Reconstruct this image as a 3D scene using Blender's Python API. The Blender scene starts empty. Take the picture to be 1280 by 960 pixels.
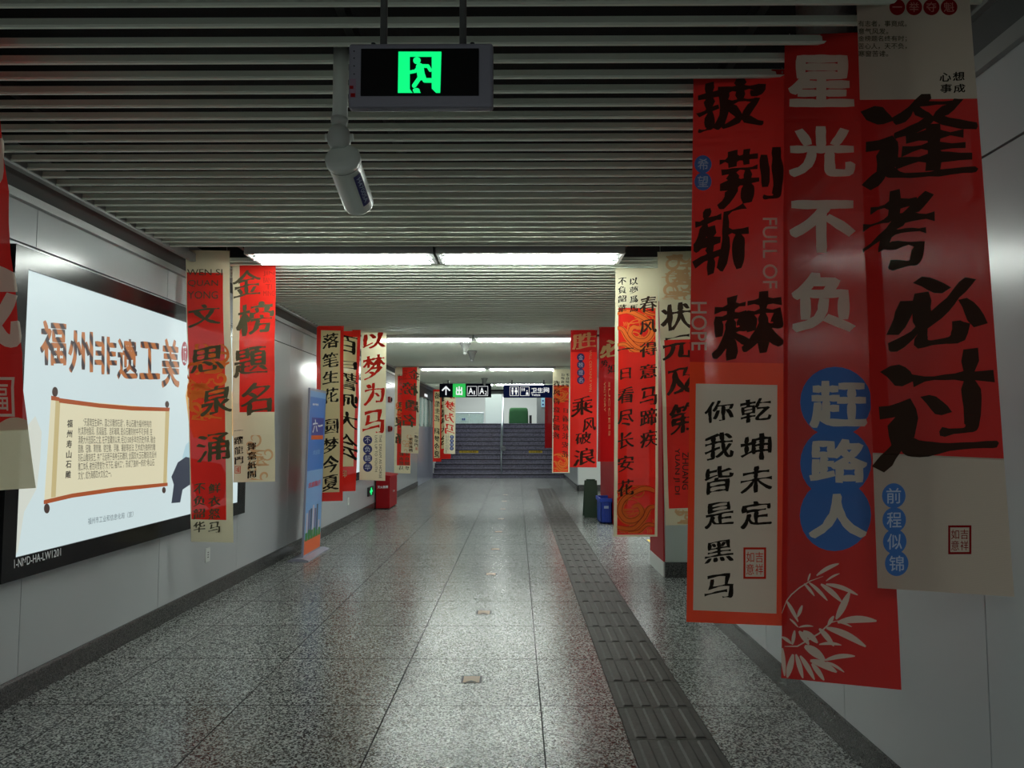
import bpy, bmesh, math, random
from mathutils import Vector, Matrix, noise
from mathutils.geometry import delaunay_2d_cdt
from math import radians, sin, cos, pi

# ------------------------------------------------------------------ camera, world, exposure
sc = bpy.context.scene
COL = sc.collection
EYE = 1.44            # eye height; 1 "h" below is one eye height
FPX = 915.0
camd = bpy.data.cameras.new('camera'); cam = bpy.data.objects.new('camera', camd); COL.objects.link(cam)
camd.sensor_width = 36.0; camd.lens = FPX / 1280 * 36.0; camd.clip_start = .05; camd.clip_end = 200
PITCH, YAW = math.atan(61 / FPX), radians(.376)
cam.location = (0, 0, EYE); cam.rotation_euler = (pi / 2 + PITCH, 0, YAW)
sc.camera = cam
world = bpy.data.worlds.new('world'); sc.world = world; world.use_nodes = True
world.node_tree.nodes['Background'].inputs[0].default_value = (.75, .8, .8, 1)
world.node_tree.nodes['Background'].inputs[1].default_value = .24
sc.view_settings.view_transform = 'Standard'; sc.view_settings.look = 'None'
sc.view_settings.gamma = 1; sc.view_settings.use_curve_mapping = False
sc.view_settings.exposure = 0.25
TUBE = 100.0           # emission of the fluorescent tubes
BACKLIT = .62         # emission of the backlit poster
def area(name, loc, size, power, rot=(0, 0, 0)):
    l = bpy.data.lights.new(name, 'AREA'); l.shape = 'RECTANGLE'; l.size, l.size_y = size; l.energy = power
    l.color = (.95, 1, .97); o = bpy.data.objects.new(name, l); o.location = loc; o.rotation_euler = rot; COL.objects.link(o); return o
area('hall_fill', (3.4, 11.5, 2.74), (2.4, 6), 240)        # added fill for the side hall, with no lamp in view
area('upper_hall_light', (-.5, 29, 4.3), (4, 6), 330)      # the hall above the stairs
area('rear_fill', (-.6, -1.9, 2.78), (2.8, .3), 40)       # unseen fill added behind the viewer to lift the foreground

# ------------------------------------------------------------------ pixel -> place helpers
RC = Matrix.Rotation(YAW, 3, 'Z') @ Matrix.Rotation(pi / 2 + PITCH, 3, 'X')
def ray(px, py): return RC @ Vector(((px - 640) / FPX, -(py - 480) / FPX, -1))
def PY(px, py, Y):
    d = ray(px, py); return Vector((0, 0, EYE)) + d * (Y / d.y)
def PXW(px, py, X):
    d = ray(px, py); return Vector((0, 0, EYE)) + d * (X / d.x)

# ------------------------------------------------------------------ materials
def srgb(r, g, b):
    f = lambda c: (c / 255 / 12.92) if c <= 10 else ((c / 255 + .055) / 1.055) ** 2.4
    return (f(r), f(g), f(b), 1)
MATS = {}
def mat(name, col, rough=.5, metal=0, var=.0, vscale=6, bump=0, bscale=40, coat=0, emit=0, trans=0, spec=.5):
    if name in MATS: return MATS[name]
    m = bpy.data.materials.new(name); m.use_nodes = True; nt = m.node_tree; N = nt.nodes; L = nt.links
    b = N['Principled BSDF']; b.inputs['Base Color'].default_value = col; b.inputs['Roughness'].default_value = rough
    b.inputs['Metallic'].default_value = metal; b.inputs['Coat Weight'].default_value = coat; b.inputs['Coat Roughness'].default_value = .08
    b.inputs['Specular IOR Level'].default_value = spec
    if emit:
        b.inputs['Emission Color'].default_value = col; b.inputs['Emission Strength'].default_value = emit
        b.inputs['Base Color'].default_value = (.02, .02, .02, 1)
    tc = N.new('ShaderNodeNewGeometry')
    if var:
        n = N.new('ShaderNodeTexNoise'); n.inputs['Scale'].default_value = vscale; n.inputs['Detail'].default_value = 5
        L.new(tc.outputs['Position'], n.inputs['Vector'])
        mx = N.new('ShaderNodeMix'); mx.data_type = 'RGBA'
        mx.inputs[6].default_value = tuple(c * (1 - var) for c in col[:3]) + (1,)
        mx.inputs[7].default_value = tuple(min(1, c * (1 + var)) for c in col[:3]) + (1,)
        L.new(n.outputs['Fac'], mx.inputs[0]); L.new(mx.outputs[2], b.inputs['Base Color'])
    if bump:
        n2 = N.new('ShaderNodeTexNoise'); n2.inputs['Scale'].default_value = bscale; L.new(tc.outputs['Position'], n2.inputs['Vector'])
        bp = N.new('ShaderNodeBump'); bp.inputs['Strength'].default_value = bump; bp.inputs['Distance'].default_value = .01
        L.new(n2.outputs['Fac'], bp.inputs['Height']); L.new(bp.outputs[0], b.inputs['Normal'])
    if trans:      # thin cloth: part of the light goes through
        tl = N.new('ShaderNodeBsdfTranslucent'); tl.inputs[0].default_value = col
        ms = N.new('ShaderNodeMixShader'); ms.inputs[0].default_value = trans
        tp = N.new('ShaderNodeBsdfTransparent'); ms2 = N.new('ShaderNodeMixShader'); ms2.inputs[0].default_value = .035
        L.new(b.outputs[0], ms.inputs[1]); L.new(tl.outputs[0], ms.inputs[2])
        L.new(ms.outputs[0], ms2.inputs[1]); L.new(tp.outputs[0], ms2.inputs[2])
        L.new(ms2.outputs[0], N['Material Output'].inputs['Surface'])
        w = N.new('ShaderNodeTexWave'); w.inputs['Scale'].default_value = 90; w.bands_direction = 'Z'
        L.new(tc.outputs['Position'], w.inputs['Vector'])
        bp = N.new('ShaderNodeBump'); bp.inputs['Strength'].default_value = .12; bp.inputs['Distance'].default_value = .002
        L.new(w.outputs['Fac'], bp.inputs['Height']); L.new(bp.outputs[0], b.inputs['Normal'])
    MATS[name] = m; return m

def granite(name, lo, mid, hi, rough, scale=210, tilevar=.06):
    m = bpy.data.materials.new(name); m.use_nodes = True; nt = m.node_tree; N = nt.nodes; L = nt.links
    b = N['Principled BSDF']; g = N.new('ShaderNodeNewGeometry')
    v = N.new('ShaderNodeTexVoronoi'); v.inputs['Scale'].default_value = scale; L.new(g.outputs['Position'], v.inputs['Vector'])
    n = N.new('ShaderNodeTexNoise'); n.inputs['Scale'].default_value = scale * .42; n.inputs['Detail'].default_value = 3
    L.new(g.outputs['Position'], n.inputs['Vector'])
    mx = N.new('ShaderNodeMix'); mx.data_type = 'FLOAT'; mx.inputs[0].default_value = .24
    sp = N.new('ShaderNodeSeparateColor'); L.new(v.outputs['Color'], sp.inputs[0])
    L.new(sp.outputs[0], mx.inputs[2]); L.new(n.outputs['Fac'], mx.inputs[3])
    cr = N.new('ShaderNodeValToRGB'); L.new(mx.outputs[0], cr.inputs[0])
    e = cr.color_ramp.elements; e[0].position = .3; e[0].color = lo; e[1].position = .72; e[1].color = hi
    k = e.new(.44); k.color = mid
    oi = N.new('ShaderNodeObjectInfo'); mr = N.new('ShaderNodeMapRange'); L.new(oi.outputs['Random'], mr.inputs[0])
    mr.inputs[3].default_value = 1 - tilevar; mr.inputs[4].default_value = 1 + tilevar
    n3 = N.new('ShaderNodeTexNoise'); n3.inputs['Scale'].default_value = 1.4; L.new(g.outputs['Position'], n3.inputs['Vector'])
    mr3 = N.new('ShaderNodeMapRange'); L.new(n3.outputs['Fac'], mr3.inputs[0]); mr3.inputs[3].default_value = .93; mr3.inputs[4].default_value = 1.07
    mu = N.new('ShaderNodeMath'); mu.operation = 'MULTIPLY'; L.new(mr.outputs[0], mu.inputs[0]); L.new(mr3.outputs[0], mu.inputs[1])
    vm = N.new('ShaderNodeVectorMath'); vm.operation = 'SCALE'; L.new(cr.outputs[0], vm.inputs[0]); L.new(mu.outputs[0], vm.inputs['Scale'])
    L.new(vm.outputs[0], b.inputs['Base Color'])
    b.inputs['Specular IOR Level'].default_value = .33
    rr = N.new('ShaderNodeMapRange'); L.new(n3.outputs['Fac'], rr.inputs[0]); rr.inputs[3].default_value = rough * .95; rr.inputs[4].default_value = rough * 1.06
    L.new(rr.outputs[0], b.inputs['Roughness'])
    MATS[name] = m; return m

def wood_print(name):
    m = bpy.data.materials.new(name); m.use_nodes = True; nt = m.node_tree; N = nt.nodes; L = nt.links
    b = N['Principled BSDF']; g = N.new('ShaderNodeNewGeometry')
    w = N.new('ShaderNodeTexWave'); w.inputs['Scale'].default_value = 5; w.inputs['Distortion'].default_value = 3; w.bands_direction = 'DIAGONAL'
    L.new(g.outputs['Position'], w.inputs['Vector'])
    cr = N.new('ShaderNodeValToRGB'); cr.color_ramp.elements[0].color = srgb(60, 55, 60); cr.color_ramp.elements[1].color = srgb(196, 122, 66)
    cr.color_ramp.elements[0].position = .15; cr.color_ramp.elements[1].position = .6
    L.new(w.outputs['Fac'], cr.inputs[0]); L.new(cr.outputs[0], b.inputs['Emission Color']); b.inputs['Emission Strength'].default_value = BACKLIT
    b.inputs['Base Color'].default_value = (.02, .02, .02, 1); MATS[name] = m; return m

FLOOR = granite('speckled_granite', srgb(20, 20, 20), srgb(92, 96, 95), srgb(160, 165, 161), .24, 130)
DARKG = granite('dark_granite', srgb(20, 20, 20), srgb(52, 53, 52), srgb(84, 85, 82), .25, 260, .0)
STEPG = granite('stair_granite', srgb(50, 48, 60), srgb(100, 98, 122), srgb(140, 138, 162), .35, 120, .12)
RUB = mat('tactile_rubber', srgb(70, 69, 66), .6, spec=.25, var=.25, vscale=30, bump=.2)
GROUT = mat('floor_bed', srgb(12, 12, 12), .8)
SLAT = mat('slat_metal', srgb(230, 238, 222), .45, var=.04)
VOID = mat('plenum_black', (.004, .004, .004, 1), .9)
PANEL = mat('white_enamel', srgb(174, 178, 179), .21, var=.03, vscale=1.5, bump=.04, bscale=3, coat=.0, spec=.38)
TRIM = mat('grey_aluminium', srgb(150, 152, 150), .4, metal=.3)
DTRIM = mat('dark_cove', srgb(70, 72, 72), .5)
BACK = mat('joint_dark', srgb(25, 25, 25), .7)
WHITE = mat('white_paint', srgb(205, 210, 205), .5)
GREYP = mat('grey_panel', srgb(150, 160, 152), .35, coat=.2)
BLACK = mat('black_gloss', (.006, .006, .007, 1), .2, spec=.2)
BLK = mat('black_matt', (.01, .01, .012, 1), .5)
HOUS = mat('grey_housing', srgb(128, 128, 140), .45)
TUBEM = mat('fluorescent_tube', (.92, 1, .93, 1), emit=TUBE)
REFL = mat('lamp_reflector', srgb(225, 228, 225), .25, metal=.4)
REDC = mat('red_cloth', srgb(236, 46, 36), .9, trans=.27, spec=.05)
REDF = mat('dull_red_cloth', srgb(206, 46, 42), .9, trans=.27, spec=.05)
REDD = mat('deep_and_shaded_red_cloth', srgb(190, 22, 24), .9, trans=.22, spec=.05)
ORED = mat('orange_red_cloth', srgb(236, 74, 42), .9, trans=.27, spec=.05)
CRM = mat('cream_cloth', srgb(238, 230, 196), .9, trans=.27, spec=.05)
BEI = mat('beige_cloth', srgb(204, 190, 172), .9, trans=.26, spec=.05)
YEL = mat('straw_cloth', srgb(228, 212, 160), .9, trans=.27, spec=.05)
INK = mat('black_ink', srgb(38, 34, 28), .7, spec=.055)
INKG = mat('faded_ink', srgb(82, 78, 58), .7, spec=.055)
INKR = mat('ink_on_red', srgb(64, 48, 38), .7, spec=.055, trans=.15)
INKF = mat('faint_red_ink', srgb(165, 40, 28), .7, spec=.055)
RINK = mat('red_ink', srgb(210, 48, 34), .7, spec=.055)
DRED = mat('dark_red_print', srgb(140, 20, 24), .7, spec=.055)
ORG = mat('orange_print', srgb(238, 120, 52), .7, spec=.055, trans=.15)
PCH = mat('peach_print', srgb(232, 190, 140), .7, spec=.055, trans=.15)
GOLD = mat('gold_print', srgb(222, 190, 130), .7, spec=.055, trans=.26)
CPR = mat('cream_print', srgb(244, 232, 212), .7, spec=.055, trans=.26)
BLU = mat('blue_print', srgb(82, 132, 206), .7, spec=.055, trans=.15)
NAVY = mat('navy_print', srgb(62, 70, 130), .7, spec=.055, trans=.15)
LBL = mat('pale_blue_ink', srgb(190, 205, 230), .7, spec=.055)
WPR = mat('white_print', srgb(232, 234, 236), .6)
REDP = mat('red_enamel', srgb(146, 12, 22), .5, spec=.2)
CORD = mat('white_cord', srgb(190, 190, 185), .7)
GREEN_E = mat('green_light', srgb(0, 250, 130), emit=.88)
WHITE_E = mat('white_light', srgb(245, 248, 250), emit=.76)
GRNB_E = mat('green_panel_light', srgb(20, 200, 80), emit=.68)
NAVYP = mat('navy_sign_face', srgb(18, 30, 78), .7, spec=.055)

# ------------------------------------------------------------------ mesh helpers
def link(name, me, parent=None, mats=()):
    for m in mats: me.materials.append(m)
    o = bpy.data.objects.new(name, me); COL.objects.link(o)
    if parent is not None:
        o.parent = parent; o.matrix_parent_inverse = PINV.get(parent.name, Matrix())
    return o
PINV = {}
class MB:
    def __init__(s): s.v = []; s.f = []; s.mi = []
    def add(s, vs, fs, mi=0):
        k = len(s.v); s.v += [tuple(v) for v in vs]; s.f += [tuple(i + k for i in f) for f in fs]; s.mi += [mi] * len(fs)
    def box(s, x0, y0, z0, x1, y1, z1, mi=0):
        s.add([(x0, y0, z0), (x1, y0, z0), (x1, y1, z0), (x0, y1, z0), (x0, y0, z1), (x1, y0, z1), (x1, y1, z1), (x0, y1, z1)],
              [(3, 2, 1, 0), (4, 5, 6, 7), (0, 1, 5, 4), (1, 2, 6, 5), (2, 3, 7, 6), (3, 0, 4, 7)], mi)
    def prism(s, poly, axis, a, b, mi=0):
        """poly: 2D list; axis 'x': (y,z), 'y': (x,z), 'z': (x,y)"""
        mk = {'x': lambda p, t: (t, p[0], p[1]), 'y': lambda p, t: (p[0], t, p[1]), 'z': lambda p, t: (p[0], p[1], t)}[axis]
        n = len(poly); vs = [mk(p, a) for p in poly] + [mk(p, b) for p in poly]
        fs = [tuple(range(n)), tuple(range(2 * n - 1, n - 1, -1))] + [(i, i + n, (i + 1) % n + n, (i + 1) % n) for i in range(n)]
        s.add(vs, fs, mi)
    def tube(s, p, q, r0, r1=None, n=12, mi=0):
        r1 = r0 if r1 is None else r1; p = Vector(p); q = Vector(q); d = (q - p).normalized()
        a = d.orthogonal().normalized(); b = d.cross(a)
        vs = [p + (a * cos(2 * pi * i / n) + b * sin(2 * pi * i / n)) * r0 for i in range(n)] + \
             [q + (a * cos(2 * pi * i / n) + b * sin(2 * pi * i / n)) * r1 for i in range(n)]
        s.add(vs, [tuple(range(n - 1, -1, -1)), tuple(range(n, 2 * n))] + [(i, (i + 1) % n, (i + 1) % n + n, i + n) for i in range(n)], mi)
    def lathe(s, p, d, prof, n=20, mi=0):
        """prof: list of (distance along d, radius)"""
        p = Vector(p); d = Vector(d).normalized(); a = d.orthogonal().normalized(); b = d.cross(a); vs = []
        for t, r in prof: vs += [p + d * t + (a * cos(2 * pi * i / n) + b * sin(2 * pi * i / n)) * max(r, 1e-4) for i in range(n)]
        fs = [tuple(range(n - 1, -1, -1)), tuple(range((len(prof) - 1) * n, len(prof) * n))]
        for k in range(len(prof) - 1): fs += [(k * n + i, k * n + (i + 1) % n, (k + 1) * n + (i + 1) % n, (k + 1) * n + i) for i in range(n)]
        s.add(vs, fs, mi)
    def mesh(s, name):
        me = bpy.data.meshes.new(name); me.from_pydata(s.v, [], s.f); me.update()
        bm = bmesh.new(); bm.from_mesh(me); bmesh.ops.recalc_face_normals(bm, faces=bm.faces); bm.to_mesh(me); bm.free()
        return me
    def build(s, name, mats, parent=None, smooth=False, bevel=0):
        if not isinstance(mats, (list, tuple)): mats = [mats]
        me = s.mesh(name)
        for p, m in zip(me.polygons, s.mi): p.material_index = m
        if smooth:
            for p in me.polygons: p.use_smooth = len(p.vertices) == 4
        o = link(name, me, parent, mats)
        if bevel:
            md = o.modifiers.new('bevel', 'BEVEL'); md.width = bevel; md.segments = 2; md.limit_method = 'ANGLE'
        return o
def tag(o, label=None, cat=None, group=None, kind=None):
    if label: o['label'] = label
    if cat: o['category'] = cat
    if group: o['group'] = group
    if kind: o['kind'] = kind
    return o
def thing(name, label, cat, loc=(0, 0, 0), group=None):
    o = bpy.data.objects.new(name, None); COL.objects.link(o); o.location = loc; o.empty_display_size = .1
    PINV[o.name] = Matrix.Translation(-Vector(loc))
    return tag(o, label, cat, group)
def struct(o, label, cat=None): return tag(o, label, cat or 'structure', None, 'structure')

# ------------------------------------------------------------------ glyphs
_raw = {}
def contours(body):
    if body in _raw: return _raw[body]
    c = bpy.data.curves.new('t', 'FONT'); c.body = body; c.resolution_u = 4; c.fill_mode = 'NONE'
    o = bpy.data.objects.new('t', c); m = bpy.data.meshes.new_from_object(o)
    nb = {}
    for e in m.edges:
        a, b = e.vertices; nb.setdefault(a, []).append(b); nb.setdefault(b, []).append(a)
    seen = set(); out = []
    for s in nb:
        if s in seen: continue
        loop = [s]; seen.add(s); cur = s
        while True:
            nx = [k for k in nb[cur] if k not in seen]
            if not nx: break
            cur = nx[0]; seen.add(cur); loop.append(cur)
        if len(loop) > 2: out.append([(m.vertices[i].co.x, m.vertices[i].co.y) for i in loop])
    # give every loop the direction that puts ink on its left: outer loops counter-clockwise, holes clockwise
    def area2(l): return sum(l[i][0] * l[(i + 1) % len(l)][1] - l[(i + 1) % len(l)][0] * l[i][1] for i in range(len(l)))
    def inside(pt, l):
        r = False
        for i in range(len(l)):
            (x1, y1), (x2, y2) = l[i], l[(i + 1) % len(l)]
            if (y1 > pt[1]) != (y2 > pt[1]) and pt[0] < (x2 - x1) * (pt[1] - y1) / (y2 - y1) + x1: r = not r
        return r
    res = []
    for i, l in enumerate(out):
        depth = sum(inside(l[0], k) for j, k in enumerate(out) if j != i)
        if (area2(l) > 0) == (depth % 2 == 1): l = l[::-1]
        res.append(l)
    bpy.data.objects.remove(o); bpy.data.curves.remove(c); bpy.data.meshes.remove(m)
    _raw[body] = res; return res
def fill(cs):
    c = bpy.data.curves.new('t', 'CURVE'); c.dimensions = '2D'; c.fill_mode = 'BOTH'
    for l in cs:
        sp = c.splines.new('POLY'); sp.points.add(len(l) - 1)
        for p, q in zip(sp.points, l): p.co = (q[0], q[1], 0, 1)
        sp.use_cyclic_u = True
    o = bpy.data.objects.new('t', c); m = bpy.data.meshes.new_from_object(o)
    r = ([(v.co.x, v.co.y) for v in m.vertices], [tuple(p.vertices) for p in m.polygons])
    bpy.data.objects.remove(o); bpy.data.curves.remove(c); bpy.data.meshes.remove(m)
    return r
def fill_winding(cs):
    """fill by winding number, so strokes that swell into each other simply merge"""
    pts = []; ed = []
    for l in cs:
        k = len(pts); pts += l; ed += [(k + i, k + (i + 1) % len(l)) for i in range(len(l))]
    V, _, F, _, _, _ = delaunay_2d_cdt([Vector(p) for p in pts], ed, [], 0, 1e-5)
    seg = [(pts[a], pts[b]) for a, b in ed]; out = []
    for f in F:
        cx = sum(V[i].x for i in f) / len(f); cy = sum(V[i].y for i in f) / len(f); w = 0
        for (x1, y1), (x2, y2) in seg:
            if y1 <= cy:
                if y2 > cy and (x2 - x1) * (cy - y1) - (cx - x1) * (y2 - y1) > 0: w += 1
            elif y2 <= cy and (x2 - x1) * (cy - y1) - (cx - x1) * (y2 - y1) < 0: w -= 1
        if w > 0: out.append(tuple(f))
    used = sorted({i for f in out for i in f}); mp = {v: k for k, v in enumerate(used)}
    return [(V[i].x, V[i].y) for i in used], [tuple(mp[i] for i in f) for f in out]
_gl = {}
STYLE = {'plain': (0, 0, 0, 0), 'print': (.008, 0, 0, 0), 'brush': (.010, .034, .16, .012), 'heavy': (.040, .0, .0, .006), 'bold': (.020, .008, .04, .003), 'title': (.030, .0, .06, .004), 'broad': (.014, .044, .15, .014)}
def glyph(body, style='brush'):
    """2D mesh of a word or character fitted to a unit box centred on the origin"""
    k = (body, style)
    if k in _gl: return _gl[k]
    base, direc, shear, rough = STYLE[style]
    cs = contours(body); out = []; sd = (sum(ord(c) for c in body) % 97) * 3.1
    for l in cs:
        if style != 'plain':
            r = []
            for i in range(len(l)):
                a = l[i]; b = l[(i + 1) % len(l)]; d = math.hypot(b[0] - a[0], b[1] - a[1]); n = max(1, int(d / .07))
                r += [(a[0] + (b[0] - a[0]) * t / n, a[1] + (b[1] - a[1]) * t / n) for t in range(n)]
            q = []
            for i, p in enumerate(r):
                a = r[i - 1]; b = r[(i + 1) % len(r)]; tx, ty = b[0] - a[0], b[1] - a[1]; d = math.hypot(tx, ty) or 1; nx, ny = ty / d, -tx / d
                nz = noise.noise(Vector((p[0] * 5 + sd, p[1] * 5, 0)))
                off = base + direc * (abs(nx) - .38) + rough * nz * 2.2
                if direc:     # brush: strokes thin out and swell along their run
                    off += direc * .9 * noise.noise(Vector((p[0] * 2.3, p[1] * 2.3 + sd, 4)))
                x, y = p[0] + nx * off, p[1] + ny * off
                if direc:
                    x += .03 * noise.noise(Vector((x * 1.7 + sd, y * 1.7, 9))); y += .035 * noise.noise(Vector((x * 1.7, y * 1.7 + sd, 3)))
                    y += shear * (x - .5) + .03 * sin((x - .2) * 4)
                q.append((x, y))
            l = q
        out.append(l)
    vs, fs = fill(out) if (style == 'plain' or len(body) > 4) else fill_winding(out)
    x0 = min(v[0] for v in vs); x1 = max(v[0] for v in vs); y0 = min(v[1] for v in vs); y1 = max(v[1] for v in vs)
    w = max(x1 - x0, 1e-4); h = max(y1 - y0, 1e-4)
    _gl[k] = ([((v[0] - (x0 + x1) / 2) / w, (v[1] - (y0 + y1) / 2) / h) for v in vs], fs, w / h)
    return _gl[k]

# ------------------------------------------------------------------ hanging banners
class Design:
    """flat artwork measured on a reference outline TL, TR, BR, BL; kept as fractions of the cloth"""
    def __init__(s, TL, TR, BR, BL, base):
        s.c = (TL, TR, BR, BL); s.base = base; s.fields = []; s.layers = {}
        s.wpx = (TR[0] - TL[0] + BR[0] - BL[0]) / 2; s.hpx = (BL[1] - TL[1] + BR[1] - TR[1]) / 2
    def uv(s, x, y):
        TL, TR, BR, BL = s.c; u, v = .5, .5
        for _ in range(8):
            top = TL[1] + (TR[1] - TL[1]) * u; bot = BL[1] + (BR[1] - BL[1]) * u; v = (y - top) / (bot - top)
            l = TL[0] + (BL[0] - TL[0]) * v; r = TR[0] + (BR[0] - TR[0]) * v; u = (x - l) / (r - l)
        return u, v
    def field(s, x0, y0, x1, y1, m):
        a = s.uv(x0, y0); b = s.uv(x1, y1); s.fields.append((a[0], a[1], b[0], b[1], m))
    def fielduv(s, u0, v0, u1, v1, m): s.fields.append((u0, v0, u1, v1, m))
    def put(s, key, vs, fs):
        if key[0] in ('lettering', 'medallion', 'bamboo_leaf_print'):     # each character, disc and leaf is a piece of its own
            s.n = getattr(s, 'n', 0) + 1; key = key + (s.n,)
        L = s.layers.setdefault(key, ([], [])); k = len(L[0]); L[0].extend(vs); L[1].extend([tuple(i + k for i in f) for f in fs])
    def poly(s, part, m, lay, pts, fs=None): s.put((part, m, lay), [s.uv(*p) for p in pts], fs or [tuple(range(len(pts)))])
    def text(s, body, x0, y0, x1, y1, m, style='brush', part='lettering', lay=2, rot=0, mirror=False):
        vs, fs, _ = glyph(body, style); cx, cy = (x0 + x1) / 2, (y0 + y1) / 2; w, h = x1 - x0, y1 - y0
        o = []
        for x, y in vs:
            if mirror: x = -x
            if rot: o.append((cx - y * -w * 1.0, cy + x * h) if rot > 0 else (cx + y * w, cy - x * h))
            else: o.append((cx + x * w, cy - y * h))
        s.put((part, m, lay), [s.uv(*p) for p in o], fs)
    def col(s, body, x0, y0, x1, y1, m, style='brush', fillf=.86, **k):
        n = len(body); st = (y1 - y0) / n
        for i, ch in enumerate(body):
            t, b = y0 + st * i, y0 + st * (i + fillf)
            if ch == '一': t, b = (t + b) / 2 - st * .07, (t + b) / 2 + st * .07
            s.text(ch, x0, t, x1, b, m, style, **k)
    def disc(s, cx, cy, rx, ry, m, ch=None, cm=None, style='print', f=.62, part='medallion'):
        n = 28; s.poly(part, m, 1, [(cx + rx * cos(2 * pi * i / n), cy + ry * sin(2 * pi * i / n)) for i in range(n)])
        if ch: s.text(ch, cx - rx * f, cy - ry * f * (.12 if ch == '一' else 1), cx + rx * f, cy + ry * f * (.12 if ch == '一' else 1), cm, style, part='medallion_lettering', lay=3)
    def seal(s, x0, y0, x1, y1, m, chars):
        w, h = x1 - x0, y1 - y0; t = w * .09
        for a in ((x0, y0, x1, y0 + t), (x0, y1 - t, x1, y1), (x0, y0 + t, x0 + t, y1 - t), (x1 - t, y0 + t, x1, y1 - t)):
            s.poly('seal', m, 2, [(a[0], a[1]), (a[2], a[1]), (a[2], a[3]), (a[0], a[3])])
        if len(chars) == 1: s.text(chars, x0 + w * .2, y0 + h * .15, x1 - w * .2, y1 - h * .15, m, 'print', part='seal')
        else:
            for i, ch in enumerate(chars):
                cx = x0 + w * (.7 if i < 2 else .3); cy = y0 + h * (.31 if i % 2 == 0 else .7)
                s.text(ch, cx - w * .17, cy - h * .17, cx + w * .17, cy + h * .17, m, 'plain', part='seal')
    def ribbon(s, pts, w, m, part='cloud_pattern', lay=1, taper=True, clip=None):
        vs = []; n = len(pts)
        for i, p in enumerate(pts):
            a = pts[max(0, i - 1)]; b = pts[min(n - 1, i + 1)]; d = math.hypot(b[0] - a[0], b[1] - a[1]) or 1
            nx, ny = (b[1] - a[1]) / d, -(b[0] - a[0]) / d; t = i / (n - 1)
            ww = w / 2 * ((sin(pi * (.06 + .9 * t)) ** .7) if taper else 1)
            for sg in (1, -1):
                q = (p[0] + nx * ww * sg, p[1] + ny * ww * sg)
                if clip: q = (min(max(q[0], clip[0]), clip[2]), min(max(q[1], clip[1]), clip[3]))
                vs.append(q)
        s.poly(part, m, lay, vs, [(2 * i, 2 * i + 1, 2 * i + 3, 2 * i + 2) for i in range(n - 1)])
    def swirls(s, x0, y0, x1, y1, m, seed=1, n=9, w=None):
        """scrolling clouds: hooked spirals joined by long waves, kept inside a rectangle"""
        rnd = random.Random(seed); W, H = x1 - x0, y1 - y0; w = w or W * .06
        for k in range(n):
            cx = x0 + W * (.15 + .7 * rnd.random()); cy = y0 + H * ((k + .5) / n); R = W * (.16 + .16 * rnd.random()); sg = 1 if k % 2 else -1; a0 = rnd.random() * 6
            pts = [(cx + sg * R * (1 - t / 26) * cos(a0 + t * .33), cy + R * (1 - t / 26) * sin(a0 + t * .33)) for t in range(20)]
            s.ribbon(pts, w, m, clip=(x0, y0, x1, y1))
            tail = [(pts[0][0] + (x0 + W * rnd.random() - pts[0][0]) * t / 12, pts[0][1] + sg * H * .05 * sin(t * .6) + H * .012 * t) for t in range(13)]
            s.ribbon(tail, w * .8, m, clip=(x0, y0, x1, y1))
    def dragon(s, x0, y0, x1, y1, m, m2, seed):
        W, H = x1 - x0, y1 - y0; cl = (x0, y0, x1, y1)
        def curve(cp):
            P = [cp[0]] + list(cp) + [cp[-1]]; o = []
            for i in range(1, len(P) - 2):
                for t in range(6):
                    t /= 6; a, b, c, d = P[i - 1:i + 3]
                    o.append(tuple(.5 * (2 * b[k] + (c[k] - a[k]) * t + (2 * a[k] - 5 * b[k] + 4 * c[k] - d[k]) * t * t + (3 * b[k] - a[k] - 3 * c[k] + d[k]) * t ** 3) for k in (0, 1)))
            return [(x0 + W * p[0], y0 + H * p[1]) for p in o + [cp[-1]]]
        flip = seed % 2
        for cp, ww in (([(-.02, .12), (.25, .06), (.58, .16), (.84, .32), (.92, .54), (.76, .72), (.5, .72), (.33, .58), (.42, .42), (.6, .46)], .17), ([(-.02, .44), (.14, .48), (.3, .7), (.58, .9), (1.02, .86)], .15), ([(-.02, .84), (.2, .82), (.42, .96), (.7, 1.0)], .12), ([(.6, -.02), (.8, .1), (1.02, .14)], .1)):
            cp = [(1 - a, b) for a, b in cp] if flip else cp; pts = curve(cp); self_w = H * ww
            s.ribbon(pts, self_w, m, clip=cl)
            for o in (-.28, .28):
                q = []
                for i, p in enumerate(pts):
                    a = pts[max(0, i - 1)]; b = pts[min(len(pts) - 1, i + 1)]; dd = math.hypot(b[0] - a[0], b[1] - a[1]) or 1
                    q.append((p[0] + (b[1] - a[1]) / dd * self_w * o, p[1] - (b[0] - a[0]) / dd * self_w * o))
                s.ribbon(q, H * .012, m2, lay=1.4, clip=cl)
        for hx, hy in ((.15, .3), (.55, .62), (.8, .9), (.3, .95), (.95, .7)):
            for k in range(3): s.ribbon(curve([(hx + .05 * k, hy), (hx + .03 + .05 * k, hy + .05), (hx + .02 + .05 * k, hy + .1)]), W * .03, m, clip=cl)
        s.swirls(x0, y0, x1, y1, m, seed, 5, W * .035)
        return
        for j, (dy, ww) in enumerate(((.30, .17), (.62, .12), (.88, .15))):
            pts = [(x0 + W * t / 24, y0 + H * (dy + .2 * sin(t * .27 + j * 1.9 + seed))) for t in range(25)]
            s.ribbon(pts, H * ww * .62, m, clip=cl)
            for o in (-.16, .0, .16): s.ribbon([(p[0], p[1] + H * ww * o) for p in pts], H * .009, m2, lay=1.4, clip=cl)
        s.swirls(x0, y0, x1, y1, m, seed, 12, W * .045)

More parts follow.
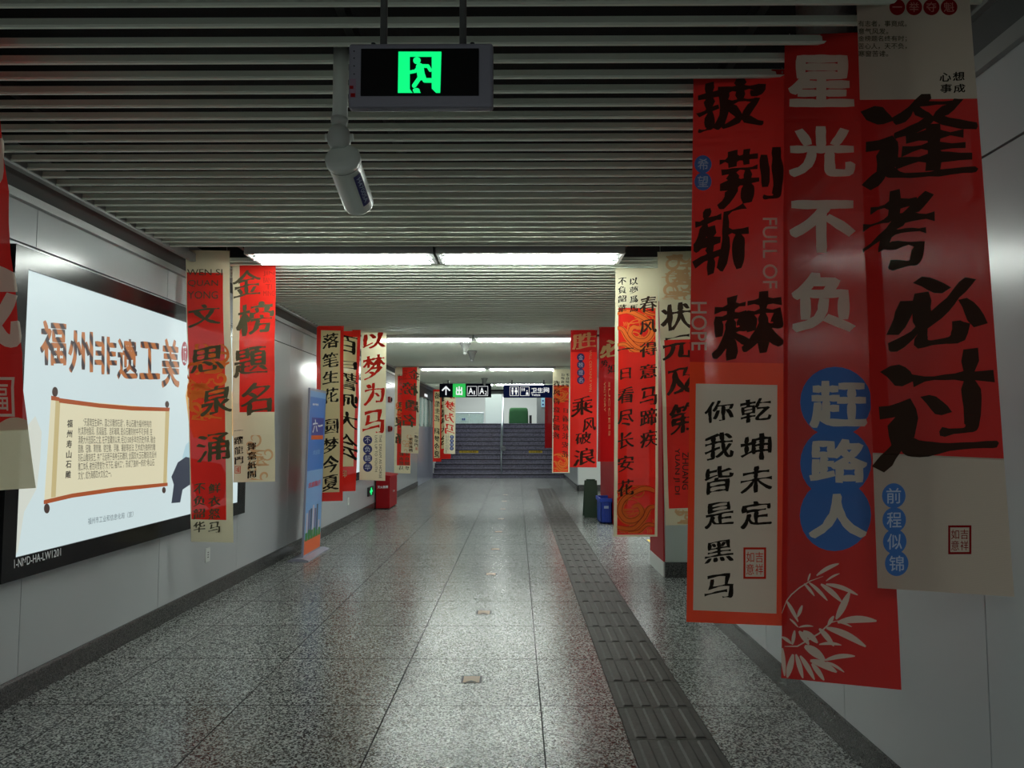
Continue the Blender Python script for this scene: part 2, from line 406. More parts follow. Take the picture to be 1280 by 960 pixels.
BANNERS = 'calligraphy banners hanging from the ceiling'
def banner(d, label, quad, Yl, Yr, seed, mirror=False, dyb=0.0, cord=True, amp=1.0, name='hanging_banner'):
    """quad: photo outline TL, TR, BR, BL; Yl / Yr: distance of its left / right edge; dyb: swing of the hem"""
    TL, TR = PY(*quad[0], Yl), PY(*quad[1], Yr); BR, BL = PY(*quad[2], Yr + dyb), PY(*quad[3], Yl + dyb)
    rnd = random.Random(seed); nrm = (TR - TL).cross(BL - TL).normalized()
    if nrm.y > 0: nrm = -nrm                         # the printed face looks back along the passage
    ln = (BL - TL).length; top = (TL + TR) / 2
    rows = sorted(set([0, 1] + [round(k / 14, 4) for k in range(15)] + [min(1, max(0, round(b, 4))) for f in d.fields for b in (f[1], f[3])]))
    folds = {rnd.randint(2, 12) for _ in range(5)}; A = {}
    off, tw = 0, 0
    for r in rows:
        k = round(r * 14); near = abs(r * 14 - k) < .01
        a = .006 * sin(r * 7 + seed) + .004 * sin(r * 17 + seed * 2) + ((.007 if near and k in folds else 0) if r > .04 else 0)
        b = .014 * sin(r * 4 + seed * 1.7) * r + (rnd.random() - .5) * .004
        A[r] = (a * amp * min(1, r * 6), b * amp)
    def pos(u, v, o):
        uu = min(max(u, -.02), 1.02); v = min(max(v, 0), 1)
        i = 0
        while i < len(rows) - 2 and v > rows[i + 1]: i += 1
        t = (v - rows[i]) / (rows[i + 1] - rows[i]); a = A[rows[i]]; b = A[rows[i + 1]]
        dsp = (a[0] + a[1] * (uu - .5)) * (1 - t) + (b[0] + b[1] * (uu - .5)) * t
        p = (TL * (1 - uu) + TR * uu) * (1 - v) + (BL * (1 - uu) + BR * uu) * v
        return p + nrm * (dsp + o)
    U = (lambda u: 1 - u) if mirror else (lambda u: u)
    root = thing(name, label, 'banner', top, BANNERS); PINV[root.name] = Matrix()
    cols = sorted(set([0, .25, .5, .75, 1] + [min(1, max(0, round(U(b), 4))) for f in d.fields for b in (f[0], f[2])]))
    mats = [d.base]; vs = []; fs = []; mi = []
    for r in rows:
        for c in cols: vs.append(pos(c, r, 0) - top)
    n = len(cols)
    for i in range(len(rows) - 1):
        for j in range(n - 1):
            cu, cv = U((cols[j] + cols[j + 1]) / 2), (rows[i] + rows[i + 1]) / 2; m = d.base
            for f in d.fields:
                if f[0] < cu < f[2] and f[1] < cv < f[3]: m = f[4]
            if m not in mats: mats.append(m)
            fs.append((i * n + j, (i + 1) * n + j, (i + 1) * n + j + 1, i * n + j + 1)); mi.append(mats.index(m))
    me = bpy.data.meshes.new('cloth'); me.from_pydata([tuple(v) for v in vs], [], fs); me.update()
    for p, k in zip(me.polygons, mi): p.material_index = k
    o = bpy.data.objects.new('cloth', me); COL.objects.link(o); o.parent = root
    for m in mats: me.materials.append(m)
    for (part, m, lay, *_), (pv, pf) in d.layers.items():
        part = 'brush_character' if part == 'lettering' else part
        bm = bmesh.new(); bv = [bm.verts.new((U(x), y, 0)) for x, y in pv]
        for f in pf:
            try: bm.faces.new([bv[i] for i in f])
            except ValueError: pass
        lo = min(y for x, y in pv); hi = max(y for x, y in pv)
        for r in rows:
            if lo < r < hi: bmesh.ops.bisect_plane(bm, geom=bm.verts[:] + bm.edges[:] + bm.faces[:], plane_co=(0, r, 0), plane_no=(0, 1, 0))
        for v in bm.verts: v.co = pos(v.co.x, v.co.y, .0007 * lay) - top
        me = bpy.data.meshes.new(part); bm.to_mesh(me); bm.free(); me.materials.append(m)
        o = bpy.data.objects.new(part, me); COL.objects.link(o); o.parent = root
        if part in ('small_lettering', 'latin_lettering', 'medallion_lettering', 'seal', 'cloud_pattern'): o['kind'] = 'stuff'
    if cord:
        for u in (.06, .94):
            p = pos(u, 0, 0) - top; q = MB(); zc = CEIL + (.17 if any(a < p.y + top.y < b for a, b in slots) else .02) - top.z
            q.tube((p.x, p.y, p.z - .012), (p.x, p.y, max(zc, p.z + .01)), .0018, n=6); q.build('hanging_cord', CORD, root)
    q = MB()
    a, b = pos(0, 0, 0) - top, pos(1, 0, 0) - top; q.tube(a, b, .004, n=8); q.build('top_rod', mats[0], root)
    return root

# ================================================================== STRUCTURE
CEIL = 2.80; XL, XR = -2.69, 1.505; SEAMZ = 2.466
def row(z): return z
# ---- floor
fl = MB(); fl.box(-2.9, -3, -.2, 6.6, 32, -.012)
floor = struct(fl.build('floor', GROUT), 'speckled grey polished granite floor of the passage', 'floor')
tile_cache = {}
def tile(x0, x1, y0, y1, m=FLOOR):
    g = .0034; w, h = x1 - x0 - 2 * g, y1 - y0 - 2 * g; key = (round(w, 3), round(h, 3), m.name)
    if key not in tile_cache:
        q = MB(); q.box(-w / 2, -h / 2, -.012, w / 2, h / 2, 0); me = q.mesh('tile'); me.materials.append(m); me.materials.append(GROUT)
        for p in me.polygons: p.material_index = 0 if abs(p.normal.z) > .5 else 1
        tile_cache[key] = me
    o = bpy.data.objects.new('tile', tile_cache[key]); COL.objects.link(o); o.parent = floor; o.location = ((x0 + x1) / 2, (y0 + y1) / 2, 0)
ys = [.775 + .8 * k for k in range(-1, 29)] + [23.5]
xs = [XL, -2.275, -1.475, -.675, .125, .525, None, .925, XR + .22]
for a, b in zip(ys, ys[1:]):
    for i in range(len(xs) - 1):
        if xs[i] is None or xs[i + 1] is None: continue
        if xs[i] == .925:
            tile(.925, XR if not 5.9 < a < 18 else 1.725, a, b)
        else: tile(xs[i], xs[i + 1], a, b)
    if 5.5 < a < 18:
        for k in range(5): tile(1.725 + .8 * k, 2.525 + .8 * k, a, b)
# ---- tactile strip
q = MB(); q.box(.001, .003, -.012, .399, .397, .001)
for k in range(4):
    x = .035 + .0935 * k
    q.prism([(x, .001), (x + .058, .001), (x + .048, .007), (x + .010, .007)], 'y', .02, .38)
tme = q.mesh('tactile_tile'); tme.materials.append(RUB)
k = 0; y = .35
while y < 18.8:
    o = bpy.data.objects.new('tactile_tile', tme); COL.objects.link(o); o.parent = floor; o.location = (.525, y, 0); y += .4
for y2 in [y]:
    q = MB(); q.box(.526, y2, -.012, .924, 23.5, 0); q.build('tile', FLOOR, floor)
for k in range(7):
    q = MB(); q.lathe((.56 + .055 * k, 19.0, -.001), (0, 0, 1), [(0, .018), (.006, .016), (.009, .008)], 10)
    q.build('steel_stud', mat('steel', srgb(210, 212, 214), .25, metal=.9), floor, True)
# ---- floor evacuation markers
for i, yy in enumerate([2.79, 4.39, 5.99, 7.59, 9.19, 10.79, 12.39, 13.99, 15.59, 17.19]):
    nm = ('nearest', 'second', 'third', 'fourth', 'fifth', 'sixth', 'seventh', 'eighth', 'ninth', 'farthest')[i]
    if i == 0: continue
    t = thing('floor_marker', '%s square brown marker lamp set flush in the floor' % ('nearest' if i == 1 else ('', '', 'second nearest', 'third nearest', 'fourth nearest', 'fifth nearest', 'sixth nearest', 'seventh nearest', 'second farthest', 'farthest')[i]), 'marker', (-.265, yy, 0), 'floor marker lamps')
    q = MB(); q.box(-.325, yy - .02 - .05, -.004, -.205, yy + .07 - .01, .0015); q.build('frame', BLK, t)
    q = MB(); q.box(-.312, yy - .058, 0, -.218, yy + .048, .0025); q.build('plate', mat('marker_brown', srgb(150, 122, 92), .4, var=.1), t)
    q = MB(); q.prism([(-.295, yy - .05), (-.265, yy - .03), (-.235, yy - .05), (-.235, yy - .056), (-.295, yy - .056)], 'z', .0025, .0032); q.build('arrow', BLK, t)
# ---- walls
def wall_panels(root, X, side, ylist, zs, seed):
    rnd = random.Random(seed)
    for a, b in zip(ylist, ylist[1:]):
        for z0, z1 in zip(zs, zs[1:]):
            q = MB(); g = .002; gz = .007 if z0 > 1 else 0; d = rnd.random() * .002
            xa, xb = (X - side * .02, X + side * d * .5)
            q.box(min(xa, xb), a + g, z0 + gz, max(xa, xb), b - g, z1 - .001)
            q.build('panel', PANEL, root, bevel=.0015)
q = MB(); q.box(XL - .2, -3, 0, XL - .021, 19.95, 3.4)
wl = struct(q.build('wall_left', BACK), 'white enamelled panel wall along the left side of the passage', 'wall')
ylist = [-2.14 + 1.54 * k for k in range(15)]; ylist[-1] = 19.9
wall_panels(wl, XL, 1, ylist, [.13, SEAMZ, 3.0], 1)
q = MB(); q.box(XR + .021, -3, 0, XR + .2, 6.15, 3.4)
wr = struct(q.build('wall_right', BACK), 'white enamelled panel wall in the right foreground', 'wall')
wall_panels(wr, XR, -1, [-2.88 + 1.057 * k for k in range(9)] + [6.15], [.13, 2.325, 3.0], 2)
q = MB(); q.box(XR, 6.15, 0, XR + .2, 6.17, CEIL); q.build('end_panel', GREYP, wr)
def base(name, X, side, y0, y1, label):
    q = MB(); xa, xb = X, X + side * .018
    q.prism([(xa, 0), (xb, 0), (xb, .118), (xb - side * .005, .13), (xa, .13)] if side > 0 else [(xa, 0), (xa, .13), (xb - side * .005, .13), (xb, .118), (xb, 0)], 'y', y0, y1)
    return struct(q.build(name, DARKG), label, 'baseboard')
base('baseboard_left', XL, 1, -3, 19.9, 'dark granite baseboard along the left wall')
base('baseboard_right', XR, -1, -3, 6.15, 'dark granite baseboard along the right foreground wall')
# left cove: hanging edge angle of the ceiling, dark return and ledge on the wall
q = MB(); q.prism([(-2.575, CEIL - .012), (-2.535, CEIL - .012), (-2.535, CEIL + .05), (-2.575, CEIL + .05)], 'y', -3, 23.5)
trim1 = struct(q.build('trim_1', TRIM), 'grey aluminium edge angle where the slats meet the left cove', 'trim')
q = MB(); q.prism([(XL + .002, 2.69), (XL + .035, 2.69), (XL + .035, 2.735), (XL + .002, 2.75)], 'y', -3, 19.9)
struct(q.build('trim_2', TRIM), 'narrow grey ledge near the top of the left wall', 'trim')
q = MB(); q.prism([(XL + .004, 2.75), (-2.575, CEIL + .045), (-2.575, CEIL + .06), (XL + .004, 2.9)], 'y', -3, 23.5)
struct(q.build('trim_3', DTRIM), 'dark sloping cove between left wall and slatted ceiling', 'trim')
q = MB(); q.prism([(XR - .03, CEIL - .012), (XR - .001, CEIL - .012), (XR - .001, CEIL + .06), (XR - .03, CEIL + .06)], 'y', -3, 6.15)
struct(q.build('trim_4', TRIM), 'grey edge angle where the slats meet the right wall', 'trim')
q = MB(); q.prism([(XR - .025, 2.60), (XR - .001, 2.60), (XR - .001, 2.655), (XR - .025, 2.655)], 'y', -3, 6.15)
struct(q.build('trim_5', TRIM), 'grey ledge high on the right foreground wall', 'trim')
q = MB(); q.box(XR - .004, -3, 2.656, XR - .0005, 6.15, 2.787)
struct(q.build('trim_6', DTRIM), 'dark band between the ledge and ceiling on the right wall', 'trim')
# mounted plate on the right wall
q = MB(); q.box(XR - .012, 2.355, 2.2, XR - .0002, 2.43, 2.44)
tag(q.build('cover_plate', mat('plate_grey', srgb(170, 172, 172), .4), bevel=.003), 'slim grey cover plate over the seam of the right wall, beside the tall banner', 'plate')
# ---- ceiling with slats
q = MB(); q.box(-2.9, -3, 3.3, 6.5, 24.4, 3.4); q.box(1.508, 6.2, 2.823, 1.522, 24.3, 3.3)
ceiling = struct(q.build('ceiling', VOID), 'slatted aluminium ceiling under a black void', 'ceiling')
q = MB(); q.prism([(-.003, .034), (-.004, .012), (-.0115, .007), (-.007, 0), (.004, 0), (.006, .003), (.002, .034)], 'x', -2.55, XR - .005)
sme = q.mesh('slat'); sme.materials.append(SLAT)
slots = [(5.30, 5.70), (10.15, 10.5), (15.0, 15.35), (19.85, 20.2)]
y = -.4; ns = 0
while y < 23.2:
    if not any(a < y < b for a, b in slots):
        o = bpy.data.objects.new('slat', sme); COL.objects.link(o); o.parent = ceiling; o.location = (0, y, CEIL); ns += 1
    y += .1205
# carriers above the slats
for i, x in enumerate((-2.1, -.6, .8)):
    q = MB(); q.box(x, -.4, CEIL + .035, x + .03, 23.3, CEIL + .09)
    q.build('carrier', mat('carrier_dark', srgb(40, 40, 40), .6), ceiling)
# wrinkled foil duct glimpsed between the first slats
q = MB(); q.tube((.6, 1.2, 3.05), (1.3, 3.0, 3.1), .11, n=16)
o = q.build('foil_duct', mat('foil', srgb(150, 150, 150), .35, metal=.8, bump=1.0, bscale=60), ceiling, True)
# side hall ceiling, walls
q = MB(); q.box(1.525, 6.2, CEIL + .02, 6.4, 23.6, 3.0)
struct(q.build('ceiling_side_hall', WHITE), 'plain pale ceiling of the side hall on the right', 'ceiling')
q = MB(); q.box(6.2, 5.9, 0, 6.4, 19, CEIL + .02); struct(q.build('wall_side_hall_far', PANEL), 'pale far wall of the side hall', 'wall')
q = MB(); q.box(1.75, 5.9, 0, 6.4, 6.1, CEIL + .02); struct(q.build('wall_side_hall_front', PANEL), 'pale front wall of the side hall', 'wall')
q = MB(); q.box(1.525, 18.32, .15, 6.4, 18.5, CEIL + .02); wb = struct(q.build('wall_side_hall_back', WHITE), 'white wall end beyond the second opening on the right', 'wall')
q = MB(); q.box(1.53, 18.30, 0, 6.2, 18.49, .15); struct(q.build('baseboard_hall', DARKG), 'dark granite base of the white wall beyond the opening', 'baseboard')
q = MB(); q.box(XR, 18.3, .14, XR + .02, 23.5, CEIL + .1); q.box(XR + .02, 18.5, 0, XR + .2, 23.5, CEIL + .1)
struct(q.build('wall_right_far', PANEL), 'pale panel wall on the right beside the foot of the stairs', 'wall')
base('baseboard_right_far', XR, -1, 18.3, 23.5, 'dark baseboard of the far right wall')
# pillar beside the first opening
q = MB(); q.box(1.485, 7.42, .15, 2.1, 8.2, CEIL + .02)
pil = struct(q.build('wall_pier', GREYP, bevel=.004), 'grey green clad pier with black base between the right openings', 'pillar')
q = MB(); q.box(1.478, 7.40, 0, 2.105, 8.205, .15); q.build('base', DARKG, pil)
q = MB(); q.box(1.47, 7.45, .15, 1.484, 8.19, CEIL); tag(q.build('red_cladding', REDP, pil), 'glossy dark red side cladding')
q = MB(); q.box(1.466, 7.45, .0, 1.477, 8.19, .15); tag(q.build('kick_plate', WHITE, pil), 'pale grey kick plate')
# red wall between the two openings
q = MB(); q.box(1.52, 11.5, 0, 1.72, 13.4, CEIL + .02)
struct(q.build('wall_red', REDP), 'dark red wall section behind the blue crate', 'wall')
q = MB(); q.box(1.75, 9.4, 0, 2.0, 10.0, .003)
struct(q.build('trim_7', mat('yellow_paint', srgb(215, 180, 50), .5)), 'yellow guide line on the floor inside the right opening', 'trim')
# ---- left glazed shopfront beyond the left wall
q = MB(); q.box(XL - .1, 19.95, 0, XL, 23.6, 1.62)
gl = struct(q.build('wall_left_far', mat('blue_grey_panel', srgb(150, 156, 172), .3, coat=.3)), 'blue grey lower wall panel at the end of the left wall', 'wall')
q = MB(); q.box(XL - .1, 19.95, 2.45, XL + .01, 23.6, 2.9); q.build('black_header', BLK, gl)
for k in range(5):
    yk = 19.97 + .88 * k; q = MB(); q.box(XL - .07, yk, 1.62, XL + .005, yk + .06, 2.45); q.build('mullion', WHITE, gl)
GLASS = bpy.data.materials.new('clear_glass'); GLASS.use_nodes = True
gn = GLASS.node_tree; gb = gn.nodes['Principled BSDF']; gb.inputs['Roughness'].default_value = .05; gb.inputs['Base Color'].default_value = srgb(205, 225, 220)
gt = gn.nodes.new('ShaderNodeBsdfTransparent'); gt.inputs[0].default_value = (.82, .9, .88, 1); gm = gn.nodes.new('ShaderNodeMixShader'); gm.inputs[0].default_value = .72
gn.links.new(gb.outputs[0], gm.inputs[1]); gn.links.new(gt.outputs[0], gm.inputs[2]); gn.links.new(gm.outputs[0], gn.nodes['Material Output'].inputs['Surface'])
for k in range(4):
    yk = 20.03 + .88 * k; q = MB(); q.box(XL - .04, yk, 1.62, XL - .03, yk + .82, 2.45); q.build('pane', GLASS, gl)
q = MB(); q.box(XL - 2.2, 19.9, 1.0, XL - 2.1, 23.6, 2.9); q.build('rear_partition', WHITE, gl)
q = MB(); q.box(XL - .02, 21.2, 2.50, XL + .014, 21.9, 2.58); q.build('lit_plate', WHITE_E, gl)
# ================================================================== STAIRS
STEPS = 12; RISE = .1485; RUN = .30; Y0 = 23.5
stair = thing('staircase', 'wide granite staircase across the end of the passage', 'stairs', (0, Y0, 0)); stair['kind'] = 'structure'
for k in range(STEPS):
    q = MB(); z1 = RISE * (k + 1); ya = Y0 + RUN * k
    yb = ya + RUN + .02 if k < STEPS - 1 else 33
    q.prism([(ya + .02, RISE * k - .02 if k else 0), (ya + .02, z1 - .035), (ya, z1 - .03), (ya, z1), (yb, z1), (yb, RISE * k - .02 if k else 0)], 'x', XL, XR)
    q.build('step', STEPG, stair)
for k in range(STEPS):
    z1 = RISE * (k + 1); ya = Y0 + RUN * k
    q = MB(); q.box(XL + .02, ya - .003, z1 - .058, XR - .02, ya + .0215, z1 - .030); q.box(XL + .02, ya + .035, z1, XR - .02, ya + .06, z1 + .003)
    q.build('nosing_strip', mat('nosing_dark', srgb(24, 24, 26), .6), stair)
for (pa, pb) in ((574, 598), (661, 678)):
    k = 5; ya = Y0 + RUN * k + .018; a = PY(pa, 560, ya); b = PY(pb, 565, ya); z0 = RISE * k + .012
    q = MB(); q.box(a.x, ya - .004, z0, b.x, ya + .004, z0 + .085)
    s_ = q.build('warning_label', mat('yellow_label', srgb(205, 175, 30), .5), stair)
    vs, fs, _ = glyph('小心台阶', 'print'); q = MB(); w = (b.x - a.x) * .8
    q.add([((a.x + b.x) / 2 + x * w, ya - .006, z0 + .042 + y * .06) for x, y in vs], fs); q.build('label_lettering', INK, s_)
# stair side walls, upper hall
q = MB(); q.box(XL - .2, 23.6, 0, XL, 27, 4.6); struct(q.build('wall_stair_left', WHITE), 'pale wall on the left of the stairs', 'wall')
q = MB(); q.box(XR, 23.52, 0, XR + .2, 26.9, 4.6); struct(q.build('wall_stair_right', mat('stair_grey', srgb(110, 118, 122), .5)), 'grey wall on the right of the stairs', 'wall')
q = MB(); q.box(-7, 34, 1, 7, 34.2, 4.6); struct(q.build('wall_upper_back', WHITE), 'pale back wall of the hall above the stairs', 'wall')
q = MB(); q.box(-7, 24.5, 4.5, 7, 34.2, 4.6); struct(q.build('ceiling_upper', WHITE), 'ceiling of the hall above the stairs', 'ceiling')
q = MB(); q.box(-7.1, 26.9, 1, -7, 34.2, 4.6); struct(q.build('wall_upper_left', WHITE), 'left wall of the upper hall', 'wall')
q = MB(); q.box(7, 26.9, 1, 7.1, 34.2, 4.6); struct(q.build('wall_upper_right', WHITE), 'right wall of the upper hall', 'wall')
q = MB(); q.box(-7, 27.1, 1.4, 7, 33.99, 1.775); struct(q.build('floor_upper', FLOOR), 'landing floor above the stairs', 'floor')
q = MB(); q.box(XL, 24.4, 2.74, XR, 24.6, 4.6); hd = struct(q.build('wall_header', mat('header_grey', srgb(120, 126, 122), .5)), 'grey header with black slots above the stairs', 'wall')
q = MB(); q.box(XL, 24.38, 2.83, XR, 24.399, 2.9); q.box(XL, 24.38, 2.93, XR, 24.399, 2.97); q.build('black_slot', BLK, hd)
# handrail in the middle of the stairs
hr = thing('handrail', 'white central handrail climbing the stairs', 'handrail', (-.5, 23.6, 0))
STL = mat('rail_steel', srgb(175, 188, 192), .3, metal=.5)
p0 = Vector((-.50, 23.62, 1.0)); p1 = Vector((-.50, 26.9, 1.78 + .95))
q = MB(); q.tube(p0, p1, .033, n=14); q.tube(p1, p1 + Vector((0, .4, 0)), .033, n=14); q.build('rail', STL, hr, True)
for zo in (.25, .5):
    q = MB(); q.tube(p0 - Vector((0, -.02, zo)), p1 - Vector((0, 0, zo)), .012, n=8); q.build('mid_rail', STL, hr, True)
for k in (0, 4, 8, 11):
    yk = Y0 + .15 + RUN * k; zk = RISE * (k + 1); t = (yk - p0.y) / (p1.y - p0.y)
    q = MB(); q.tube((-.5, yk, zk), (-.5, yk, p0.z + (p1.z - p0.z) * t), .02, n=10); q.build('post', STL, hr, True)
q = MB(); q.lathe((-.43, 23.58, .93), (0, -1, 0), [(0, .08), (.02, .085), (.04, .07)], 18); q.build('end_disc', mat('disc_grey', srgb(90, 95, 100), .4), hr, True)
# upper hall things
def boxthing(name, label, cat, px0, px1, ztop, Y, d, m, zb=1.783, bevel=.01):
    a = PY(px0, 520, Y).x; b = PY(px1, 520, Y).x; q = MB(); q.box(a, Y, zb, b, Y + d, ztop); return tag(q.build(name, m, bevel=bevel), label, cat), a, b
boxthing('tall_white_cabinet', 'tall white cabinet left of the central handrail at the top of the stairs', 'cabinet', 606.5, 627, 3.0, 28.6, .5, mat('cabinet_white', srgb(200, 212, 206), .4))
rl = thing('glass_balustrade', 'glass balustrade with small blue sign at the stair head left', 'balustrade', (-1.6, 27.6, 1.78))
for a_, b_ in ((568, 586), (586.5, 604.5)):
    xa, xb = PY(a_, 520, 27.6).x, PY(b_, 520, 27.6).x; q = MB(); q.box(xa, 27.6, 1.80, xb, 27.615, 2.16); q.build('pane', GLASS, rl)
for a_ in (568, 604.5):
    xa = PY(a_, 520, 27.6).x; q = MB(); q.box(xa - .02, 27.58, 1.776, xa + .02, 27.63, 2.2); q.build('post', STL, rl)
q = MB(); xa = PY(568, 520, 27.6).x; xb = PY(605, 520, 27.6).x; q.tube((xa, 27.6, 2.19), (xb, 27.6, 2.19), .02); q.build('top_rail', STL, rl)
q = MB(); xa = PY(577, 520, 27.58).x; q.box(xa, 27.58, 1.9, xa + .16, 27.595, 2.0); sg = q.build('sign_plate', mat('sign_pale', srgb(180, 205, 215), .5), rl)
q = MB(); q.box(xa + .02, 27.573, 1.915, xa + .06, 27.58, 1.985); q.box(xa + .08, 27.573, 1.915, xa + .13, 27.58, 1.985); q.build('symbol', NAVY, sg)
# green cloth covered machine
a = PY(635, 530, 27.4).x; b = PY(661.5, 530, 27.4).x
gm_ = thing('covered_machine', 'low machine under a dark green cloth at the top of the stairs', 'machine', ((a + b) / 2, 27.7, 1.782))
q = MB(); n = 40; cx = (a + b) / 2; W = b - a
prof = [(0, 0, 1.0), (.25, 0, 1.0), (.45, 0, .985), (.56, 0, .94), (.60, 0, .82), (.605, 0, .5)]
vs = []
for z, _, s in prof:
    for i in range(n):
        t = 2 * pi * i / n; r = 1 / max(abs(cos(t)), abs(sin(t))) ** .75; fo = 1 + .02 * sin(t * 11) * (1 - z / .6)
        vs.append((cx + cos(t) * r * W / 2 * s * fo * .92, 27.72 + sin(t) * r * .26 * s * fo, 1.782 + z))
fs = [(k * n + i, k * n + (i + 1) % n, (k + 1) * n + (i + 1) % n, (k + 1) * n + i) for k in range(len(prof) - 1) for i in range(n)] + [tuple((len(prof) - 1) * n + i for i in range(n))]
q.add(vs, fs); q.build('cover_cloth', mat('green_cloth', srgb(38, 88, 48), .85, var=.15), gm_, True)
q = MB(); q.box(b + .01, 27.6, 1.782, b + .1, 27.9, 2.1); q.build('machine_end', BLK, gm_)
g_, a, b = boxthing('grey_pillar', 'grey pillar at the top right of the stairs with blue sign', 'pillar', 671, 685, 4.4, 28.0, .4, mat('pillar_grey', srgb(125, 130, 128), .5))
q = MB(); a = PY(676.5, 505, 27.98).x; b = PY(681, 505, 27.98).x; q.box(a, 27.97, 2.42, b, 27.998, 2.78)
bs = tag(q.build('blue_notice', mat('notice_blue', srgb(150, 200, 220), .5)), 'small pale blue notice on the grey pillar', 'notice')
for zz in (2.52, 2.66):
    q = MB(); q.lathe(((a + b) / 2, 27.97, zz), (0, -1, 0), [(0, .035), (.004, .035)], 14); q.build('symbol', NAVY, bs)

# ================================================================== CEILING FIXTURES
def fixture(x0, x1, y0, label):
    t = thing('ceiling_light', label, 'light', ((x0 + x1) / 2, y0 + .17, CEIL), 'twin tube ceiling lights'); y1 = y0 + .33; z = CEIL - .062
    q = MB(); f = .022
    for a in ((x0, y0, x1, y0 + f), (x0, y1 - f, x1, y1), (x0, y0 + f, x0 + f, y1 - f), (x1 - f, y0 + f, x1, y1 - f), (x0 + f, (y0 + y1) / 2 - .012, x1 - f, (y0 + y1) / 2 + .012)):
        q.box(a[0], a[1], z + .022, a[2], a[3], z + .10)
    q.build('frame', TRIM, t)
    q = MB(); q.box(x0 + f, y0 + f, z + .092, x1 - f, y1 - f, z + .10); q.build('reflector', REFL, t)
    for yy in (y0 + .085, y1 - .085):
        q = MB(); q.tube((x0 + .05, yy, z + .010), (x1 - .05, yy, z + .010), .009, n=8); q.build('tube', TUBEM, t, True)
    q = MB(); n = 22
    for k in range(1, n): xx = x0 + (x1 - x0) * k / n; q.box(xx - .001, y0 + f, z + .03, xx + .001, y1 - f, z + .06)
    q.build('louvre', REFL, t)
rn = ('the first lit row behind the exit sign', 'the second row, beyond the slats with the tall banners', 'the third row along the passage', 'the last row just above the wayfinding signs')
for i, y0 in enumerate((5.33, 10.17, 15.02, 19.87)):
    fixture(-2.02, -.62, y0, 'left twin tube light of ' + rn[i]); fixture(-.60, .80, y0, 'right twin tube light of ' + rn[i])
    q = MB(); q.box(-2.5, y0 + .1, CEIL + .15, 1.45, y0 + .2, CEIL + .25); q.build('cable_tray', VOID, ceiling)

# exit sign
YE = 1.85
def e(px, py): return PY(px, py, YE)
a, b = e(434.5, 134), e(616.5, 53)
es = thing('exit_sign', 'hanging green running man exit sign in a grey case', 'exit sign', ((a.x + b.x) / 2, YE, b.z))
q = MB(); q.box(a.x, YE, a.z, b.x, YE + .035, b.z); q.build('case', HOUS, es, bevel=.008)
def E(x, y): return e(425 + x / 6.4, 45 + y / 6.4)
c, d = E(165, 482), E(1112, 102); q = MB(); q.box(c.x, YE - .003, c.z, d.x, YE + .004, d.z); q.build('black_face', BLACK, es, bevel=.001)
def e_poly(q, pts, dy): q.prism([(E(*p).x, E(*p).z) for p in pts], 'y', YE - .0045 - dy, YE - .0032 - dy)
q = MB(); e_poly(q, [(470, 140), (560, 140), (560, 430), (582, 460), (465, 460)], 0); e_poly(q, [(735, 140), (812, 140), (803, 460), (770, 460), (735, 425)], 0)
e_poly(q, [(470, 132), (812, 132), (812, 172), (470, 172)], .0001); q.build('doorway_symbol', GREEN_E, es)
q = MB()
def disc_pts(cx, cy, rx, ry, n=24): return [(cx + rx * cos(2 * pi * i / n), cy + ry * sin(2 * pi * i / n)) for i in range(n)]
def limb(q, pts, w, dy):
    for (x0, y0), (x1, y1) in zip(pts, pts[1:]):
        d = math.hypot(x1 - x0, y1 - y0); nx, ny = (y1 - y0) / d * w / 2, -(x1 - x0) / d * w / 2
        e_poly(q, [(x0 + nx, y0 + ny), (x1 + nx, y1 + ny), (x1 - nx, y1 - ny), (x0 - nx, y0 - ny)], dy)
    for p in pts: e_poly(q, disc_pts(p[0], p[1], w / 2, w / 2, 14), dy + .0002)
e_poly(q, disc_pts(617, 202, 30, 28), 0); e_poly(q, disc_pts(612, 440, 28, 18), .0002); e_poly(q, [(600, 425), (625, 425), (648, 460), (590, 460)], 0)
limb(q, [(640, 255), (652, 330)], 62, .0004); limb(q, [(635, 250), (605, 288), (562, 296)], 26, .0006); limb(q, [(650, 246), (705, 248), (725, 280)], 28, .0008)
limb(q, [(652, 320), (628, 358), (595, 405)], 34, .001); limb(q, [(665, 318), (680, 362), (740, 363)], 36, .0012); q.build('running_figure', GREEN_E, es)
q = MB()
for yy in (122, 178, 240, 305): p = E(113, yy); q.lathe((p.x, YE - .001, p.z), (0, 1, 0), [(0, .002), (.004, .002)], 8)
q.build('indicator_dots', BLK, es)
q = MB(); p, r = E(78, 495), E(128, 345); q.box(p.x, YE - .0012, p.z, r.x, YE + .002, r.z); st = q.build('inspection_sticker', mat('sticker_pink', srgb(140, 110, 130), .5), es)
q = MB(); p, r = E(78, 425), E(108, 400); q.box(p.x, YE - .002, p.z, r.x, YE - .001, r.z); p, r = E(86, 490), E(122, 460); q.box(p.x, YE - .002, p.z, r.x, YE - .001, r.z); q.build('red_mark', DRED, st)
for px in (478, 578):
    p = e(px, 53); q = MB(); q.tube((p.x, YE + .018, b.z - .01), (p.x, YE + .018, 3.3), .0095, n=12); q.build('hanging_rod', mat('rod_grey', srgb(92, 94, 92), .4, metal=.4), es, True)
for px in (465, 590):
    p = e(px, 53); q = MB(); q.tube((p.x, YE + .018, b.z - .002), (p.x, YE + .018, b.z + .008), .006, n=10); q.build('cap_screw', BLK, es)

